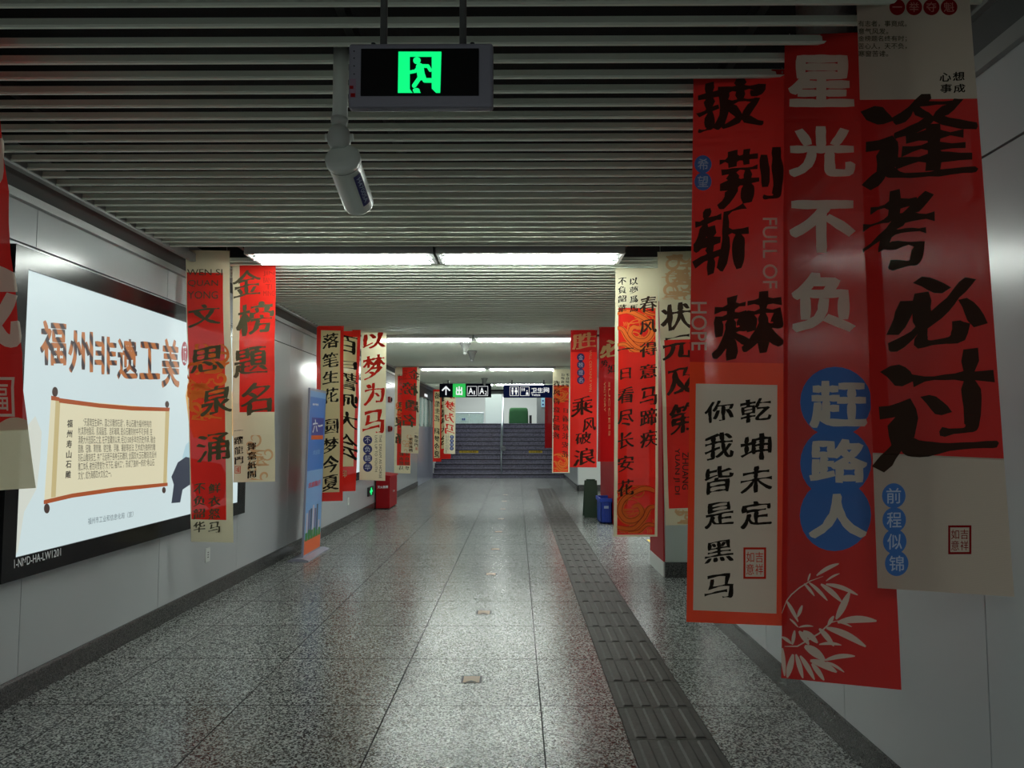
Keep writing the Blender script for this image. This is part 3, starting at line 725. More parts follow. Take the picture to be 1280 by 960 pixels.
# CCTV camera
YC = 2.6; CAMW = mat('camera_white', srgb(226, 234, 226), .4)
p = PY(425, 150, YC); tc_ = thing('security_camera', 'white bullet security camera on a drop tube beside the exit sign', 'camera', (p.x, YC, CEIL))
q = MB(); q.tube((p.x, YC, p.z), (p.x, YC, CEIL + .05), .0275, n=20); q.build('drop_tube', CAMW, tc_, True)
q = MB(); j = PY(424, 172, YC)
q.lathe((j.x, YC, p.z + .006), (0, 0, -1), [(0, .031), (.012, .031), (.03, .026)], 20)
q.lathe((j.x, YC, j.z + .045), (0, 0, -1), [(0, .022), (.018, .036), (.045, .044), (.07, .04), (.09, .028)], 24); q.build('swivel_joint', mat('joint_grey', srgb(196, 202, 196), .4), tc_, True)
q = MB(); q.tube((j.x - .05, YC, j.z), (j.x + .05, YC, j.z), .014, n=14); q.build('clamp_screw', CAMW, tc_, True)
s0 = PY(428, 197, YC - .02); s1 = PY(449, 256, YC + .21); ax = (s1 - s0); Ln = ax.length
q = MB(); q.lathe(s0, ax, [(-.012, .03), (-.008, .056), (.0, .064), (.022, .064), (.023, .059), (Ln * .5, .059), (Ln - .012, .059), (Ln - .003, .056), (Ln, .05)], 32); q.build('body', CAMW, tc_, True)
q = MB(); q.lathe(s0, ax, [(.0215, .0642), (.024, .0642)], 32); q.build('body_ring', mat('ring_grey', srgb(110, 115, 112), .5), tc_, True)
axn = ax.normalized()
side = (Vector((.5, -.86, 0)) - axn * Vector((.5, -.86, 0)).dot(axn)).normalized(); side2 = axn.cross(side)
def onbody(t, ang, r): return s0 + axn * t + (side * cos(ang) + side2 * sin(ang)) * r
q = MB(); n = 6; A0, A1 = .42, -.16
vs = [onbody(t, A0 + (A1 - A0) * i / n, .0602) for t in (.05, Ln - .045) for i in range(n + 1)]
q.add(vs, [(i, i + 1, i + n + 2, i + n + 1) for i in range(n)]); lb = q.build('label', mat('label_blue', srgb(56, 58, 120), .4), tc_)
vs, fs, _ = glyph('H4700SA', 'print'); q = MB(); Lt = Ln - .095 - .03
q.add([onbody(.065 + (x + .5) * Lt, (A0 + A1) / 2 - y * .3, .0616) for x, y in vs], fs); q.build('label_lettering', LBL, lb)

# conical ceiling devices
for i, (px, py, Y) in enumerate(((581.6, 424, 11.0), (590, 438, 12.1), (605.6, 473, 18.2))):
    z = CEIL - .002; x = PY(px, py, Y).x
    t = thing('ceiling_sensor', ('nearest white conical sensor below the ceiling beside the second light row', 'middle white conical sensor on the ceiling between light rows', 'farthest white conical sensor, in front of the left wayfinding sign')[i], 'sensor', (x, Y, z), 'conical ceiling sensors')
    q = MB(); q.lathe((x, Y, z), (0, 0, -1), [(0, .085), (.02, .085), (.035, .07), (.11, .04), (.14, .03)], 24); q.build('cone', mat('sensor_shell', srgb(120, 122, 118), .6), t, True)
    q = MB(); q.lathe((x, Y, z - .14), (0, 0, -1), [(0, .03), (.03, .028), (.04, .02)], 18); q.build('nose', TRIM, t, True)

# wayfinding signs
YS = 18.9
def sign_face(t, px0, px1, py0, py1, m, Y=YS, dy=.0, name='face', d=.1):
    a, b = PY(px0, py1, Y), PY(px1, py0, Y); q = MB(); q.box(a.x, Y - dy, a.z, b.x, Y - dy + d, b.z); return q.build(name, m, t)
def sgn_text(t, body, px0, py0, px1, py1, m, style='bold', dy=.006, name='lettering', Y=YS):
    vs, fs, _ = glyph(body, style); a, b = PY(px0, py1, Y), PY(px1, py0, Y); q = MB()
    q.add([((a.x + b.x) / 2 + x * (b.x - a.x), Y - dy, (a.z + b.z) / 2 + y * (b.z - a.z)) for x, y in vs], fs); return q.build(name, m, t)
def sgn_poly(t, polys, m, dy=.004, name='symbol', Y=YS):
    q = MB()
    for pl in polys: q.prism([(PY(x, y, Y).x, PY(x, y, Y).z) for x, y in pl], 'y', Y - dy, Y - dy + .002)
    return q.build(name, m, t)
def rect(x0, y0, x1, y1): return [(x0, y0), (x1, y0), (x1, y1), (x0, y1)]
def outline(x0, y0, x1, y1, w=.45): return [rect(x0, y0, x1, y0 + w), rect(x0, y1 - w, x1, y1), rect(x0, y0 + w, x0 + w, y1 - w), rect(x1 - w, y0 + w, x1, y1 - w)]
a = PY(582, 479, YS)
t = thing('exit_direction_sign', 'black hanging sign with white arrow, green exit square and A1 A2', 'sign', (a.x, YS, a.z))
sign_face(t, 549.3, 614, 479.5, 496.6, mat('sign_black', srgb(12, 14, 26), .7, spec=.055), name='box')
sign_face(t, 566, 582, 479.6, 496.5, GRNB_E, dy=.003, name='green_square', d=.002)
sgn_poly(t, [[(556.8, 493.8), (558.2, 493.8), (558.2, 485.5), (561.8, 489.0), (563, 487.7), (557.5, 482.3), (552, 487.7), (553.2, 489.0), (556.8, 485.5)]], WHITE_E, name='arrow')
sgn_text(t, '出', 569.8, 482.8, 578.2, 494.2, WHITE_E, 'heavy', name='exit_character')
for x0, tx, nb in ((583.9, 'A', '1'), (597.8, 'A', '2')):
    sgn_poly(t, outline(x0, 482.7, x0 + 12.2, 494.8), WHITE_E, name='square_outline')
    sgn_text(t, tx, x0 + 1.6, 484.6, x0 + 7.4, 493.2, WHITE_E, 'bold'); sgn_text(t, nb, x0 + 8.2, 488.6, x0 + (9.6 if nb == '1' else 10.8), 493.3, WHITE_E, 'print')
for px in (560, 603):
    a = PY(px, 480, YS); q = MB(); q.tube((a.x, YS + .05, a.z), (a.x, YS + .05, 3.3), .015); q.build('hanging_rod', DTRIM, t, True)
a = PY(660, 481, YS)
t = thing('toilet_sign', 'dark blue hanging toilet sign with white restroom symbols', 'sign', (a.x, YS, a.z))
sign_face(t, 629.2, 691.8, 481, 497, NAVYP, name='box')
for x0 in (637.2, 650.3): sgn_poly(t, outline(x0, 483.3, x0 + 11.4, 494.8), WHITE_E, name='square_outline')
def man(cx, cy, s, skirt=False):
    body = [(cx - .55 * s, cy - .5 * s), (cx + .55 * s, cy - .5 * s), (cx + (.95 if skirt else .5) * s, cy + .8 * s), (cx + .35 * s, cy + .9 * s), (cx + .3 * s, cy + 2.2 * s), (cx - .3 * s, cy + 2.2 * s), (cx - .35 * s, cy + .9 * s), (cx - (.95 if skirt else .5) * s, cy + .8 * s)]
    return [body, disc_pts(cx, cy - 1.15 * s, .5 * s, .5 * s, 12)]
sgn_poly(t, man(640.7, 488.3, 2.3) + man(645.2, 488.3, 2.3, True), WHITE_E, dy=.005, name='restroom_symbol')
sgn_poly(t, man(652.6, 486.6, 1.1) + man(655.2, 486.6, 1.1, True) + [[(657.2, 493.5), (660.8, 493.5), (659.8, 490.2), (658, 490.0)], disc_pts(658.7, 488.6, .8, .8, 12)], WHITE_E, dy=.005, name='family_symbol')
sgn_text(t, '卫生间', 664.0, 484.3, 686.4, 491.2, WHITE_E, 'bold'); sgn_text(t, 'Toilets', 664.2, 492.2, 675.3, 495, WHITE_E, 'print')
for px in (640, 680):
    a = PY(px, 481, YS); q = MB(); q.tube((a.x, YS + .05, a.z), (a.x, YS + .05, 3.3), .015); q.build('hanging_rod', DTRIM, t, True)

# ================================================================== LEFT WALL THINGS
XF = XL + .055     # front of the lightbox frame
em = lambda n, c, k=1: mat(n, c, emit=BACKLIT * k)
POSTER = em('poster_backlight', srgb(226, 246, 248)); SCR = em('scroll_paper_print', srgb(242, 236, 200)); SCRD = em('scroll_roll_shadow', srgb(214, 196, 140))
BRN = em('scroll_wood_print', srgb(178, 84, 34)); KNB = em('scroll_knob_print', srgb(70, 50, 44)); TXT = em('poster_black_text', srgb(44, 42, 40))
TXTB = em('poster_grey_text', srgb(90, 110, 120)); STNC = em('stone_cream_print', srgb(232, 238, 226)); STND = em('statue_navy_print', srgb(44, 54, 74)); STNB = em('statue_cyan_print', srgb(190, 226, 236)); BADGE = em('poster_badge_print', srgb(165, 40, 60))
WOODT = wood_print('woodgrain_title_print')
lbx = thing('lightbox_poster', 'large backlit poster in a black frame nearest on the left wall', 'lightbox', (XL, 5.6, 1.6))
Ya, Yb, Za, Zb = 3.78, 7.14, .667, 2.435
ya, yb, za, zb = 3.885, 6.97, .785, 2.32
q = MB()
for r in ((Ya, Za, Yb, za), (Ya, zb, Yb, Zb), (Ya, za, ya, zb), (yb, za, Yb, zb)): q.box(XL, r[0], r[1], XF, r[2], r[3])
q.build('frame', BLACK, lbx)
q = MB(); q.box(XL, ya, za, XF - .012, yb, zb); q.build('lit_panel', POSTER, lbx)
XP = XF - .0115
def W(px, py, k=0): p = PXW(px, py, XP); return (XP + .0004 * (k + 1), p.y, p.z)
def wpoly(name, pts, m, k, parent, sub=None):
    q = MB(); ps = [W(x, y, k) for x, y in pts]
    ps = [(p[0], min(max(p[1], ya), yb), min(max(p[2], za), zb)) for p in ps]
    q.add(ps, sub or [tuple(range(len(ps)))]); return q.build(name, m, parent)
def wtext(body, quad, m, k, parent, style='bold', name='lettering'):
    vs, fs, _ = glyph(body, style); TL, TR, BR, BL = quad; q = MB(); o = []
    for x, y in vs:
        u, v = x + .5, .5 - y
        px = (TL[0] * (1 - u) + TR[0] * u) * (1 - v) + (BL[0] * (1 - u) + BR[0] * u) * v
        py = (TL[1] * (1 - u) + TR[1] * u) * (1 - v) + (BL[1] * (1 - u) + BR[1] * u) * v
        o.append(W(px, py, k))
    q.add(o, fs); r = q.build(name, m, parent)
    if len(body) > 2: r['kind'] = 'stuff'
    return r
for ch, x0, y0, x1, y1 in (('福', 50, 399.5, 83, 457), ('州', 85, 412, 116.5, 466), ('非', 118, 419, 146, 468), ('遗', 146, 422, 172, 474.5), ('工', 174, 426, 200, 474.5), ('美', 202, 422, 224, 485)):
    wtext(ch, ((x0, y0), (x1, y0 + 3), (x1, y1), (x0, y1)), WOODT, 1, lbx, 'title', 'title_character')
wpoly('badge', disc_pts(230.5, 442, 4, 15), BADGE, 1, lbx)
wtext('工艺', ((228.5, 430), (232.5, 430), (232.5, 454), (228.5, 454)), POSTER, 2, lbx, 'print', 'badge_lettering')
def S(x, y): return (40 + x / 4.8, 470 + y / 4.8)
scroll = wpoly('scroll_print', [S(160, 140), S(805, 195), S(812, 650), S(120, 735)], SCR, 1, lbx)
wpoly('scroll_roll', [S(113, 125), S(163, 138), S(135, 735), S(72, 742)], SCR, 3, scroll); wpoly('roll_shade', [S(140, 140), S(168, 145), S(140, 725), S(112, 730)], SCRD, 4, scroll)
wpoly('scroll_roll', [S(800, 195), S(824, 195), S(806, 645), S(786, 650)], SCRD, 3, scroll)
wpoly('wood_edge', [S(160, 132), S(400, 165), S(600, 182), S(825, 190), S(822, 212), S(600, 207), S(400, 190), S(160, 160)], BRN, 5, scroll)
wpoly('wood_edge', [S(68, 745), S(240, 705), S(500, 668), S(812, 640), S(812, 660), S(500, 693), S(240, 730), S(68, 770)], BRN, 5, scroll)
wpoly('wood_edge', [S(112, 118), S(162, 128), S(162, 150), S(112, 145)], BRN, 6, scroll)
for cx, cy, r in ((136, 95, 22), (809, 170, 15), (87, 795, 22), (790, 685, 14)): wpoly('knob', disc_pts(*S(cx, cy), r / 4.8 * .8, r / 4.8 * 1.35), KNB, 4, scroll)
for i, ch in enumerate('福州寿山石雕'):
    y0 = 262 + i * 61; wtext(ch, (S(210 - i * 2, y0), S(243 - i * 2, y0 + 2), S(241 - i * 2, y0 + 48), S(208 - i * 2, y0 + 48)), TXT, 3, scroll, 'bold', 'heading_character')
para = ('　　“天遣瑰宝生闽中，国之珍雕惊石语”，寿山石雕为福州特有的\n材,其质地脂润、肌凝晶莹、洁彩璀璨, 是众石雕刻材中不可多得, 在\n清朝大州选国石之宝, 在开宝藏刻以来, 经过1500多年的历史传承, 融合\n圆雕、钮雕、薄意雕、镂空雕、浮雕、镶嵌等技法, 艺术成为独特的雕\n刻石山雕刻技艺, 并广泛运用于各种玉石雕刻, 全国四大玉石雕刻流派州\n雕工体系, 被世间赞誉为“天下石, 福州工”，形成了独树一帜的“寿山石\n文化”, 成为海都四大文化之一。')
wtext(para, (S(275, 250), S(748, 268), S(742, 585), S(275, 625)), TXT, 3, scroll, 'plain', 'paragraph')
wtext('福州市工业和信息化局（宣）', (S(335, 852), S(608, 810), S(606, 845), S(335, 893)), TXTB, 2, lbx, 'plain', 'footer_lettering')
wpoly('stone_print', [(20, 560), (32, 535), (44, 520), (52, 540), (50, 575), (46, 610), (30, 640), (22, 690), (14, 696), (16, 620)], STNC, 1, lbx)
wpoly('stone_print', [(232, 495), (236, 470), (246, 455), (262, 450), (280, 462), (290, 490), (294, 540), (280, 560), (246, 560), (236, 530)], em('statue_amber_print', srgb(236, 178, 90)), 1, lbx)
wpoly('statue_print', [(228, 571), (232, 556), (240, 548), (254, 545), (272, 560), (276, 585), (228, 585)], STNB, 2, lbx)
wpoly('statue_print', [(222, 578), (232, 571), (252, 576), (276, 580), (284, 596), (280, 622), (262, 640), (246, 622), (240, 604), (228, 612), (225, 628), (214, 629), (217, 606), (214, 596)], STND, 3, lbx)
q = MB(); vs, fs, _ = glyph('1-NMD-HA-LW1201', 'print'); o_ = []
for x, y in vs:
    u, v = x + .5, .5 - y; p = PXW(17.5 + u * 58.5, 699.5 - 14.5 * u + v * (11 - 1.5 * u), XF); o_.append((XF + .001, p.y, p.z))
q.add(o_, fs); q.build('frame_lettering', WPR, lbx)
# second lightbox
lb2 = thing('lightbox_blank', 'second backlit poster farther along the left wall behind the hanging banners', 'lightbox', (XL, 11.6, 1.6))
q = MB(); Ya, Yb = 10.15, 12.85
for r in ((Ya, .655, Yb, .785), (Ya, 2.325, Yb, 2.452), (Ya, .785, Ya + .12, 2.325), (Yb - .16, .785, Yb, 2.325)): q.box(XL, r[0], r[1], XF, r[2], r[3])
q.build('frame', BLACK, lb2); q = MB(); q.box(XL, Ya + .12, .785, XF - .012, Yb - .16, 2.325); q.build('lit_panel', POSTER, lb2)
# sockets
for i, (px, py) in enumerate(((259, 693.5), (435, 626.5))):
    p = PXW(px, py, XL); t = thing('wall_socket', ('white socket plate low on the left wall under the big lightbox', 'white socket plate low on the left wall beyond the standing poster')[i], 'socket', (XL, p.y, p.z))
    q = MB(); q.box(XL, p.y - .045, p.z - .06, XL + .008, p.y + .045, p.z + .06); q.build('plate', WHITE, t, bevel=.002)
    q = MB()
    for dz in (-.02, 0, .02): q.box(XL + .008, p.y - .012, p.z + dz - .004, XL + .0095, p.y + .012, p.z + dz + .004)
    q.build('slots', BLK, t)
# wall exit indicator
p = PXW(462, 614, XL); t = thing('wall_exit_indicator', 'small green lit exit indicator low on the left wall', 'exit sign', (XL, p.y, p.z))
q = MB(); q.box(XL, p.y - .22, p.z - .08, XL + .03, p.y + .22, p.z + .08); q.build('case', BLK, t, bevel=.004)
q = MB(); x = XL + .031; q.box(x, p.y - .13, p.z - .018, x + .001, p.y + .13, p.z + .018); q.box(x, p.y - .05, p.z - .065, x + .0012, p.y + .05, p.z + .065); q.build('lit_symbol', GREEN_E, t)
# fire alarms
for i, py in enumerate((499.5, 536)):
    p = PXW(486, py, XL); t = thing('fire_alarm', ('upper small dark red fire alarm on the left wall above the red box', 'lower small dark red call point on the left wall above the red box')[i], 'alarm', (XL, p.y, p.z))
    q = MB(); q.box(XL, p.y - .12, p.z - .06, XL + .05, p.y + .12, p.z + .06); q.build('body', mat('alarm_red', srgb(110, 14, 18), .4), t, bevel=.006)
    q = MB(); q.lathe((XL + .05, p.y, p.z), (1, 0, 0), [(0, .045), (.02, .04), (.028, .02)], 16); q.build('dome', REDP if i else BLK, t, True)
# standing poster
SX = -2.44
t = thing('standing_poster', 'tall blue poster stand with orange foot leaning beside the left wall', 'poster stand', (SX, 8.75, 0))
q = MB(); q.prism([(SX - .12, 0), (SX + .11, 0), (SX + .11, .012), (SX + .04, .03), (SX - .04, .03), (SX - .12, .012)], 'y', 8.28, 9.2); q.build('base_plate', mat('stand_silver', srgb(160, 162, 180), .35, metal=.5), t)
def sp(y, z, k=0): return (SX + .02 + .035 * (z / 1.95) + .0008 * k, y + .04 * z / 1.95, z)     # panel leans slightly
PZ = 1.96
def sbox(y0, y1, z0, z1, m, name, k=0, par=None, th=.02):
    q = MB(); vs = [sp(y0, z0, k), sp(y1, z0, k), sp(y1, z1, k), sp(y0, z1, k)]; vs += [(v[0] - th, v[1], v[2]) for v in vs]
    q.add(vs, [(0, 1, 2, 3), (7, 6, 5, 4), (0, 4, 5, 1), (1, 5, 6, 2), (2, 6, 7, 3), (3, 7, 4, 0)]); return q.build(name, m, par or t)
sbox(8.38, 9.10, .03, PZ, mat('stand_frame', srgb(150, 155, 175), .35, metal=.4), 'board', -1)
SKY = mat('poster_sky_print', srgb(60, 120, 200), .4); SKY2 = mat('poster_pale_print', srgb(120, 165, 215), .4); ORP = mat('poster_orange_print', srgb(226, 96, 30), .4)
pf = sbox(8.40, 9.08, .05, PZ - .03, SKY2, 'poster_sheet', 0, None, .001)
sbox(8.40, 9.08, 1.0, PZ - .1, SKY, 'blue_area', 1, pf, .0005); sbox(8.40, 9.08, .05, .22, ORP, 'orange_area', 1, pf, .0005)
sbox(8.50, 9.02, 1.38, 1.62, mat('poster_redblue', srgb(50, 60, 150), .4), 'title_block', 2, pf, .0005); sbox(8.50, 9.02, 1.36, 1.41, ORP, 'title_underline', 3, pf, .0005)
rnd = random.Random(5)
for k in range(7):
    y0 = 8.44 + .085 * k; h_ = .38 + rnd.random() * .22; sbox(y0, y0 + .06, .24, h_, mat('poster_building_%d' % (k % 3), (srgb(200, 190, 200), srgb(120, 110, 140), srgb(80, 90, 110))[k % 3], .5), 'building_print', 2, pf, .0005)
for k in range(6):
    y0 = 8.42 + .11 * k; sbox(y0, y0 + .09, .2, .27 + .05 * rnd.random(), mat('poster_green_print', srgb(60, 130, 60), .5), 'greenery_print', 3, pf, .0005)
def stext(body, y0, y1, z0, z1, m, k=4):
    vs, fs, _ = glyph(body, 'bold'); q = MB(); q.add([sp((y0 + y1) / 2 + x * (y1 - y0), (z0 + z1) / 2 + y * (z1 - z0), k) for x, y in vs], fs); return q.build('poster_lettering', m, pf)
stext('六一', 8.54, 8.98, 1.44, 1.6, WPR); stext('福州地铁', 8.5, 8.75, 1.76, 1.79, WPR); stext('欢迎您', 8.6, 8.9, 1.18, 1.24, SKY2); stext('志愿服务', 8.46, 9.0, .80, .87, mat('poster_pink_print', srgb(205, 90, 110), .5))
# red extinguisher box
t = thing('extinguisher_box', 'red metal fire extinguisher box on the floor by the left wall', 'box', (-2.5, 14.3, 0))
q = MB(); q.box(-2.66, 13.9, .02, -2.40, 14.75, .60); q.build('body', REDP, t, bevel=.006)
q = MB(); q.prism([(-2.67, .6), (-2.38, .6), (-2.39, .63), (-2.66, .66)], 'y', 13.88, 14.77); q.build('lid', REDP, t, bevel=.004)
for yy in (13.93, 14.66): q = MB(); q.box(-2.64, yy, 0, -2.42, yy + .06, .02); q.build('foot', BLK, t)
q = MB(); q.box(-2.40, 14.25, .3, -2.385, 14.4, .33); q.build('handle', TRIM, t)
q = MB(); vs, fs, _ = glyph('灭火器箱', 'bold'); q.add([(-2.53 + x * .2, 13.893, .42 + y * .06) for x, y in vs], fs); tag(q.build('lettering', WPR, t), 'small white lettering')

# ================================================================== RIGHT SIDE THINGS
BLUP = mat('blue_plastic', srgb(22, 60, 160), .4)
t = thing('blue_crate', 'blue plastic crate on the floor against the red wall', 'crate', (1.5, 12.1, 0))
x0, x1, y0, y1, H = 1.335, 1.50, 11.75, 12.3, .40
q = MB(); x1 = 1.515
for r in ((x0, y0, x1, y0 + .02), (x0, y1 - .02, x1, y1), (x0, y0, x0 + .02, y1), (x1 - .02, y0, x1, y1)): q.box(r[0], r[1], 0, r[2], r[3], H - .05)
q.box(x0, y0, 0, x1, y1, .02); q.build('shell', BLUP, t)
q = MB()
for r in ((x0 - .02, y0 - .02, x1, y0 + .01), (x0 - .02, y1 - .01, x1, y1 + .02), (x0 - .02, y0, x0 + .01, y1)): q.box(r[0], r[1], H - .06, r[2], r[3], H)
q.build('rim', BLUP, t, bevel=.004)
for k in range(5): q = MB(); xx = x0 + .01 + .035 * k; q.box(xx, y0 - .012, .03, xx + .012, y0, H - .06); q.build('rib', BLUP, t)
q = MB(); q.box(x0 + .05, y0 - .024, H - .16, x0 + .12, y0 - .012, H - .12); q.build('grip', mat('grip_pale', srgb(150, 170, 200), .5), t)
q = MB(); q.box(x0 + .02, y0 + .02, .25, x1 - .02, y1 - .02, .32); tag(q.build('contents', mat('dark_fabric', srgb(20, 30, 60), .8), t), 'dark bundled cloth')
GRNP = mat('green_plastic', srgb(16, 52, 30), .5)
t = thing('folding_floor_sign', 'dark green folding floor sign standing left of the blue crate', 'floor sign', (1.26, 12.7, 0))
for sg, nm in ((-1, 'board'), (1, 'board')):
    q = MB(); yb_ = 12.75
    vs = [(1.15, yb_ + sg * .16, 0), (1.40, yb_ + sg * .16, 0), (1.38, yb_ + sg * .015, .62), (1.17, yb_ + sg * .015, .62)]
    vs2 = [(v[0], v[1] + sg * .015, v[2]) for v in vs]; q.add(vs + vs2, [(0, 1, 2, 3), (7, 6, 5, 4), (0, 4, 5, 1), (1, 5, 6, 2), (2, 6, 7, 3), (3, 7, 4, 0)]); q.build(nm, GRNP, t)
q = MB(); q.box(1.2, 12.72, .60, 1.35, 12.78, .64); q.build('hinge', GRNP, t)
q = MB(); q.add([(1.19, 12.745 - .12, .2), (1.36, 12.745 - .12, .2), (1.35, 12.745 - .064, .42), (1.2, 12.745 - .064, .42)], [(0, 1, 2, 3)]); q.build('notice', mat('dim_green_print', srgb(50, 100, 60), .5), t)

# ================================================================== BANNERS
# --- foreground right, three banners
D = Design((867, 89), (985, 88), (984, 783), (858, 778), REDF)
D.fielduv(0, .54, 1, 1, ORED); D.field(870, 488, 971, 768, BEI)
for ch, a, b, c, e_ in (('披', 870, 98, 958, 170), ('荆', 897, 188, 980, 268), ('斩', 865, 260, 937, 353), ('棘', 890, 372, 980, 460)): D.text(ch, a, b, c, e_, INKR, 'broad')
D.disc(879, 210, 11, 11.5, BLU, '希', LBL); D.disc(879, 232, 11, 11.5, BLU, '望', LBL)
D.text('FULL OF', 954, 279, 972, 369, CPR, 'print', part='latin_lettering', rot=1); D.text('HOPE', 864, 386, 884, 447, CPR, 'print', part='latin_lettering', rot=1)
for ch, a, b in (('乾', 506, 537), ('坤', 549, 582), ('未', 589, 623), ('定', 632, 666)): D.text(ch, 926, a, 965, b, INK, 'brush', part='small_lettering')
for ch, a, b in (('你', 509, 537), ('我', 548, 583), ('皆', 589, 625), ('是', 632, 666), ('黑', 678, 708), ('马', 719, 749)): D.text(ch, 881, a, 918, b, INK, 'brush', part='small_lettering')
D.seal(930, 688, 958, 726, RINK, '吉祥如意')
banner(D, 'red foreground banner with a beige lower box holding two columns of black characters', D.c, 2.80, 2.72, 3)

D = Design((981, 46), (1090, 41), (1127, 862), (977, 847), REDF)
for ch, a, b, c, e_ in (('星', 986, 70, 1070, 140), ('光', 987, 165, 1071, 230), ('不', 988, 260, 1072, 327), ('负', 990, 352, 1072, 427)): D.text(ch, a, b, c, e_, CPR, 'heavy')
for cy, ch, b0, b1 in ((514, '赶', 488, 546), (589, '路', 560, 614), (653, '人', 627, 681)):
    D.disc(1046, cy, 45, 43.5, BLU); D.text(ch, 1013, b0, 1086, b1, CPR, 'heavy', part='medallion_lettering', lay=3)
def Lf(x, y): return (970 + x / 5.333, 690 + y / 5.333)
leaves = [(285, 190, 435, 115, 26), (350, 225, 440, 178, 14), (225, 225, 242, 175, 12), (200, 240, 270, 320, 20), (235, 235, 358, 350, 24), (315, 245, 455, 360, 34), (350, 245, 560, 315, 28), (505, 300, 415, 470, 46), (75, 350, 155, 485, 26), (185, 380, 150, 455, 24), (95, 465, 155, 520, 14), (160, 520, 260, 515, 14), (425, 490, 680, 482, 46), (430, 490, 520, 520, 12), (360, 510, 400, 450, 26), (350, 525, 610, 645, 44), (300, 530, 400, 640, 36), (190, 545, 290, 620, 40), (160, 545, 230, 630, 36), (130, 540, 115, 630, 26), (40, 580, 110, 625, 22), (300, 630, 450, 635, 20), (200, 640, 340, 730, 56), (340, 730, 540, 705, 30), (240, 730, 420, 805, 44), (120, 690, 80, 835, 44), (140, 690, 190, 840, 34), (170, 700, 270, 850, 34), (250, 750, 335, 855, 34), (44, 650, 62, 825, 30), (350, 740, 470, 805, 18)]
for x0, y0, x1, y1, w in leaves:
    bow = (x1 - x0) * .06; pts = [Lf(x0 + (x1 - x0) * t / 8 + 0, y0 + (y1 - y0) * t / 8 - sin(pi * t / 8) * bow) for t in range(9)]; D.ribbon(pts, w / 5.333, CPR, 'bamboo_leaf_print', 1)
D.ribbon([Lf(40, 430), Lf(75, 350), Lf(110, 310), Lf(165, 268), Lf(240, 225), Lf(330, 195)], 1.6, CPR, 'bamboo_leaf_print', 1); D.ribbon([Lf(60, 640), Lf(150, 640), Lf(300, 560), Lf(380, 490), Lf(430, 480)], 2, CPR, 'bamboo_leaf_print', 1)
banner(D, 'longest red foreground banner with bold beige characters, blue discs and bamboo leaves', D.c, 2.56, 2.40, 7)

D = Design((1070, -12), (1211, -16), (1268, 746), (1097, 735), BEI)
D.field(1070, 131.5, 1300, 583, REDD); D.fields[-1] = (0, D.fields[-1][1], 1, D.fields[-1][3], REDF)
for i, ch in enumerate('一举夺魁'): D.disc(1124 + 21.3 * i, 10, 10, 10.5, DRED, ch, mat('pink_ink', srgb(200, 120, 110), .7))
for i, ln in enumerate(('有志者，事竟成。', '意气风发。', '金榜题名终有时；', '苦心人，天不负，', '寒窗苦读。')):
    w = len(ln) * 7.9; D.text(ln, 1073, 27.5 + i * 9.8, 1073 + w, 35.5 + i * 9.8, INKG, 'print', part='small_lettering')
for ch, a, b in (('心', 1177, 96), ('想', 1193, 95), ('事', 1178, 111), ('成', 1194, 111)): D.text(ch, a, b, a + 14, b + 12, INK, 'bold', part='small_lettering')
for ch, a, b, c, e_ in (('逢', 1076, 124, 1224, 248), ('考', 1078, 246, 1172, 350), ('必', 1110, 357, 1236, 450), ('过', 1090, 445, 1250, 597)): D.text(ch, a, b, c, e_, INKR, 'broad')
for ch, x, y in (('前', 1119, 625), ('程', 1119.5, 654), ('似', 1120, 680), ('锦', 1122.5, 706)): D.disc(x, y, 15.5, 15, BLU, ch, LBL)
D.seal(1188.5, 661, 1217, 695.5, DRED, '吉祥如意')
banner(D, 'widest banner at far right, red with huge black characters and beige ends', D.c, 2.30, 2.14, 5)

# --- near left edge
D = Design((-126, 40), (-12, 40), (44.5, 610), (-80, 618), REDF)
D.fielduv(0, .875, 1, 1, CRM)
for k in range(10):
    pts = [D.uv(0, 0)]
n = 24; up = [(u / n, .875 - .012 - .014 * sin(u / n * 9)) for u in range(n + 1)]; dn = [(u / n, .877) for u in range(n + 1)]
D.put(('wave_edge', CRM, 1), up + dn, [(i, i + 1, i + n + 2, i + n + 1) for i in range(n)])
D.text('成', -75, 338, 32, 440, CPR, 'heavy'); D.text('功', -82, 160, 6, 238, CPR, 'heavy'); D.seal(-16, 476, 22, 524, CPR, '福')
banner(D, 'red banner cut off by the left edge of the view with cream hem', D.c, 2.46, 2.40, 9)

# --- first pair on the left
D1A = D = Design((232, 313), (287, 314), (292.5, 678), (239, 677), CRM)
D.fielduv(.02, .077, .84, .925, REDC)
D.swirls(234, 432, 286, 528, ORG, 4, 10, 4.2)
D.text('WEN SI', 234, 337, 278, 345, INKG, 'plain', part='latin_lettering'); D.text('QUAN', 235.5, 351, 273, 360, INKG, 'plain', part='latin_lettering'); D.text('YONG', 235.5, 365.5, 273, 375, INKG, 'plain', part='latin_lettering')
for ch, a, b, c, e_ in (('文', 236, 382, 276, 412), ('思', 237, 433, 280, 469), ('泉', 251, 484, 290, 523), ('涌', 245, 542, 288, 580)): D.text(ch, a, b, c, e_, INKG, 'brush')
D.col('鲜衣怒马', 261, 605, 276, 668, INKG, 'brush', part='small_lettering'); D.col('不负韶华', 242, 605, 257, 668, INKG, 'brush', part='small_lettering')
banner(D, 'cream and red banner in front of the lightbox with Latin letters at its top', D.c, 5.685, 5.685, 2)
D1B = D = Design((290.5, 330), (344.5, 330), (343, 602), (291.5, 603), CRM)
D.field(299.5, 330, 345, 516, REDC); D.fields[-1] = (D.fields[-1][0], 0, 1, D.fields[-1][3], REDC)
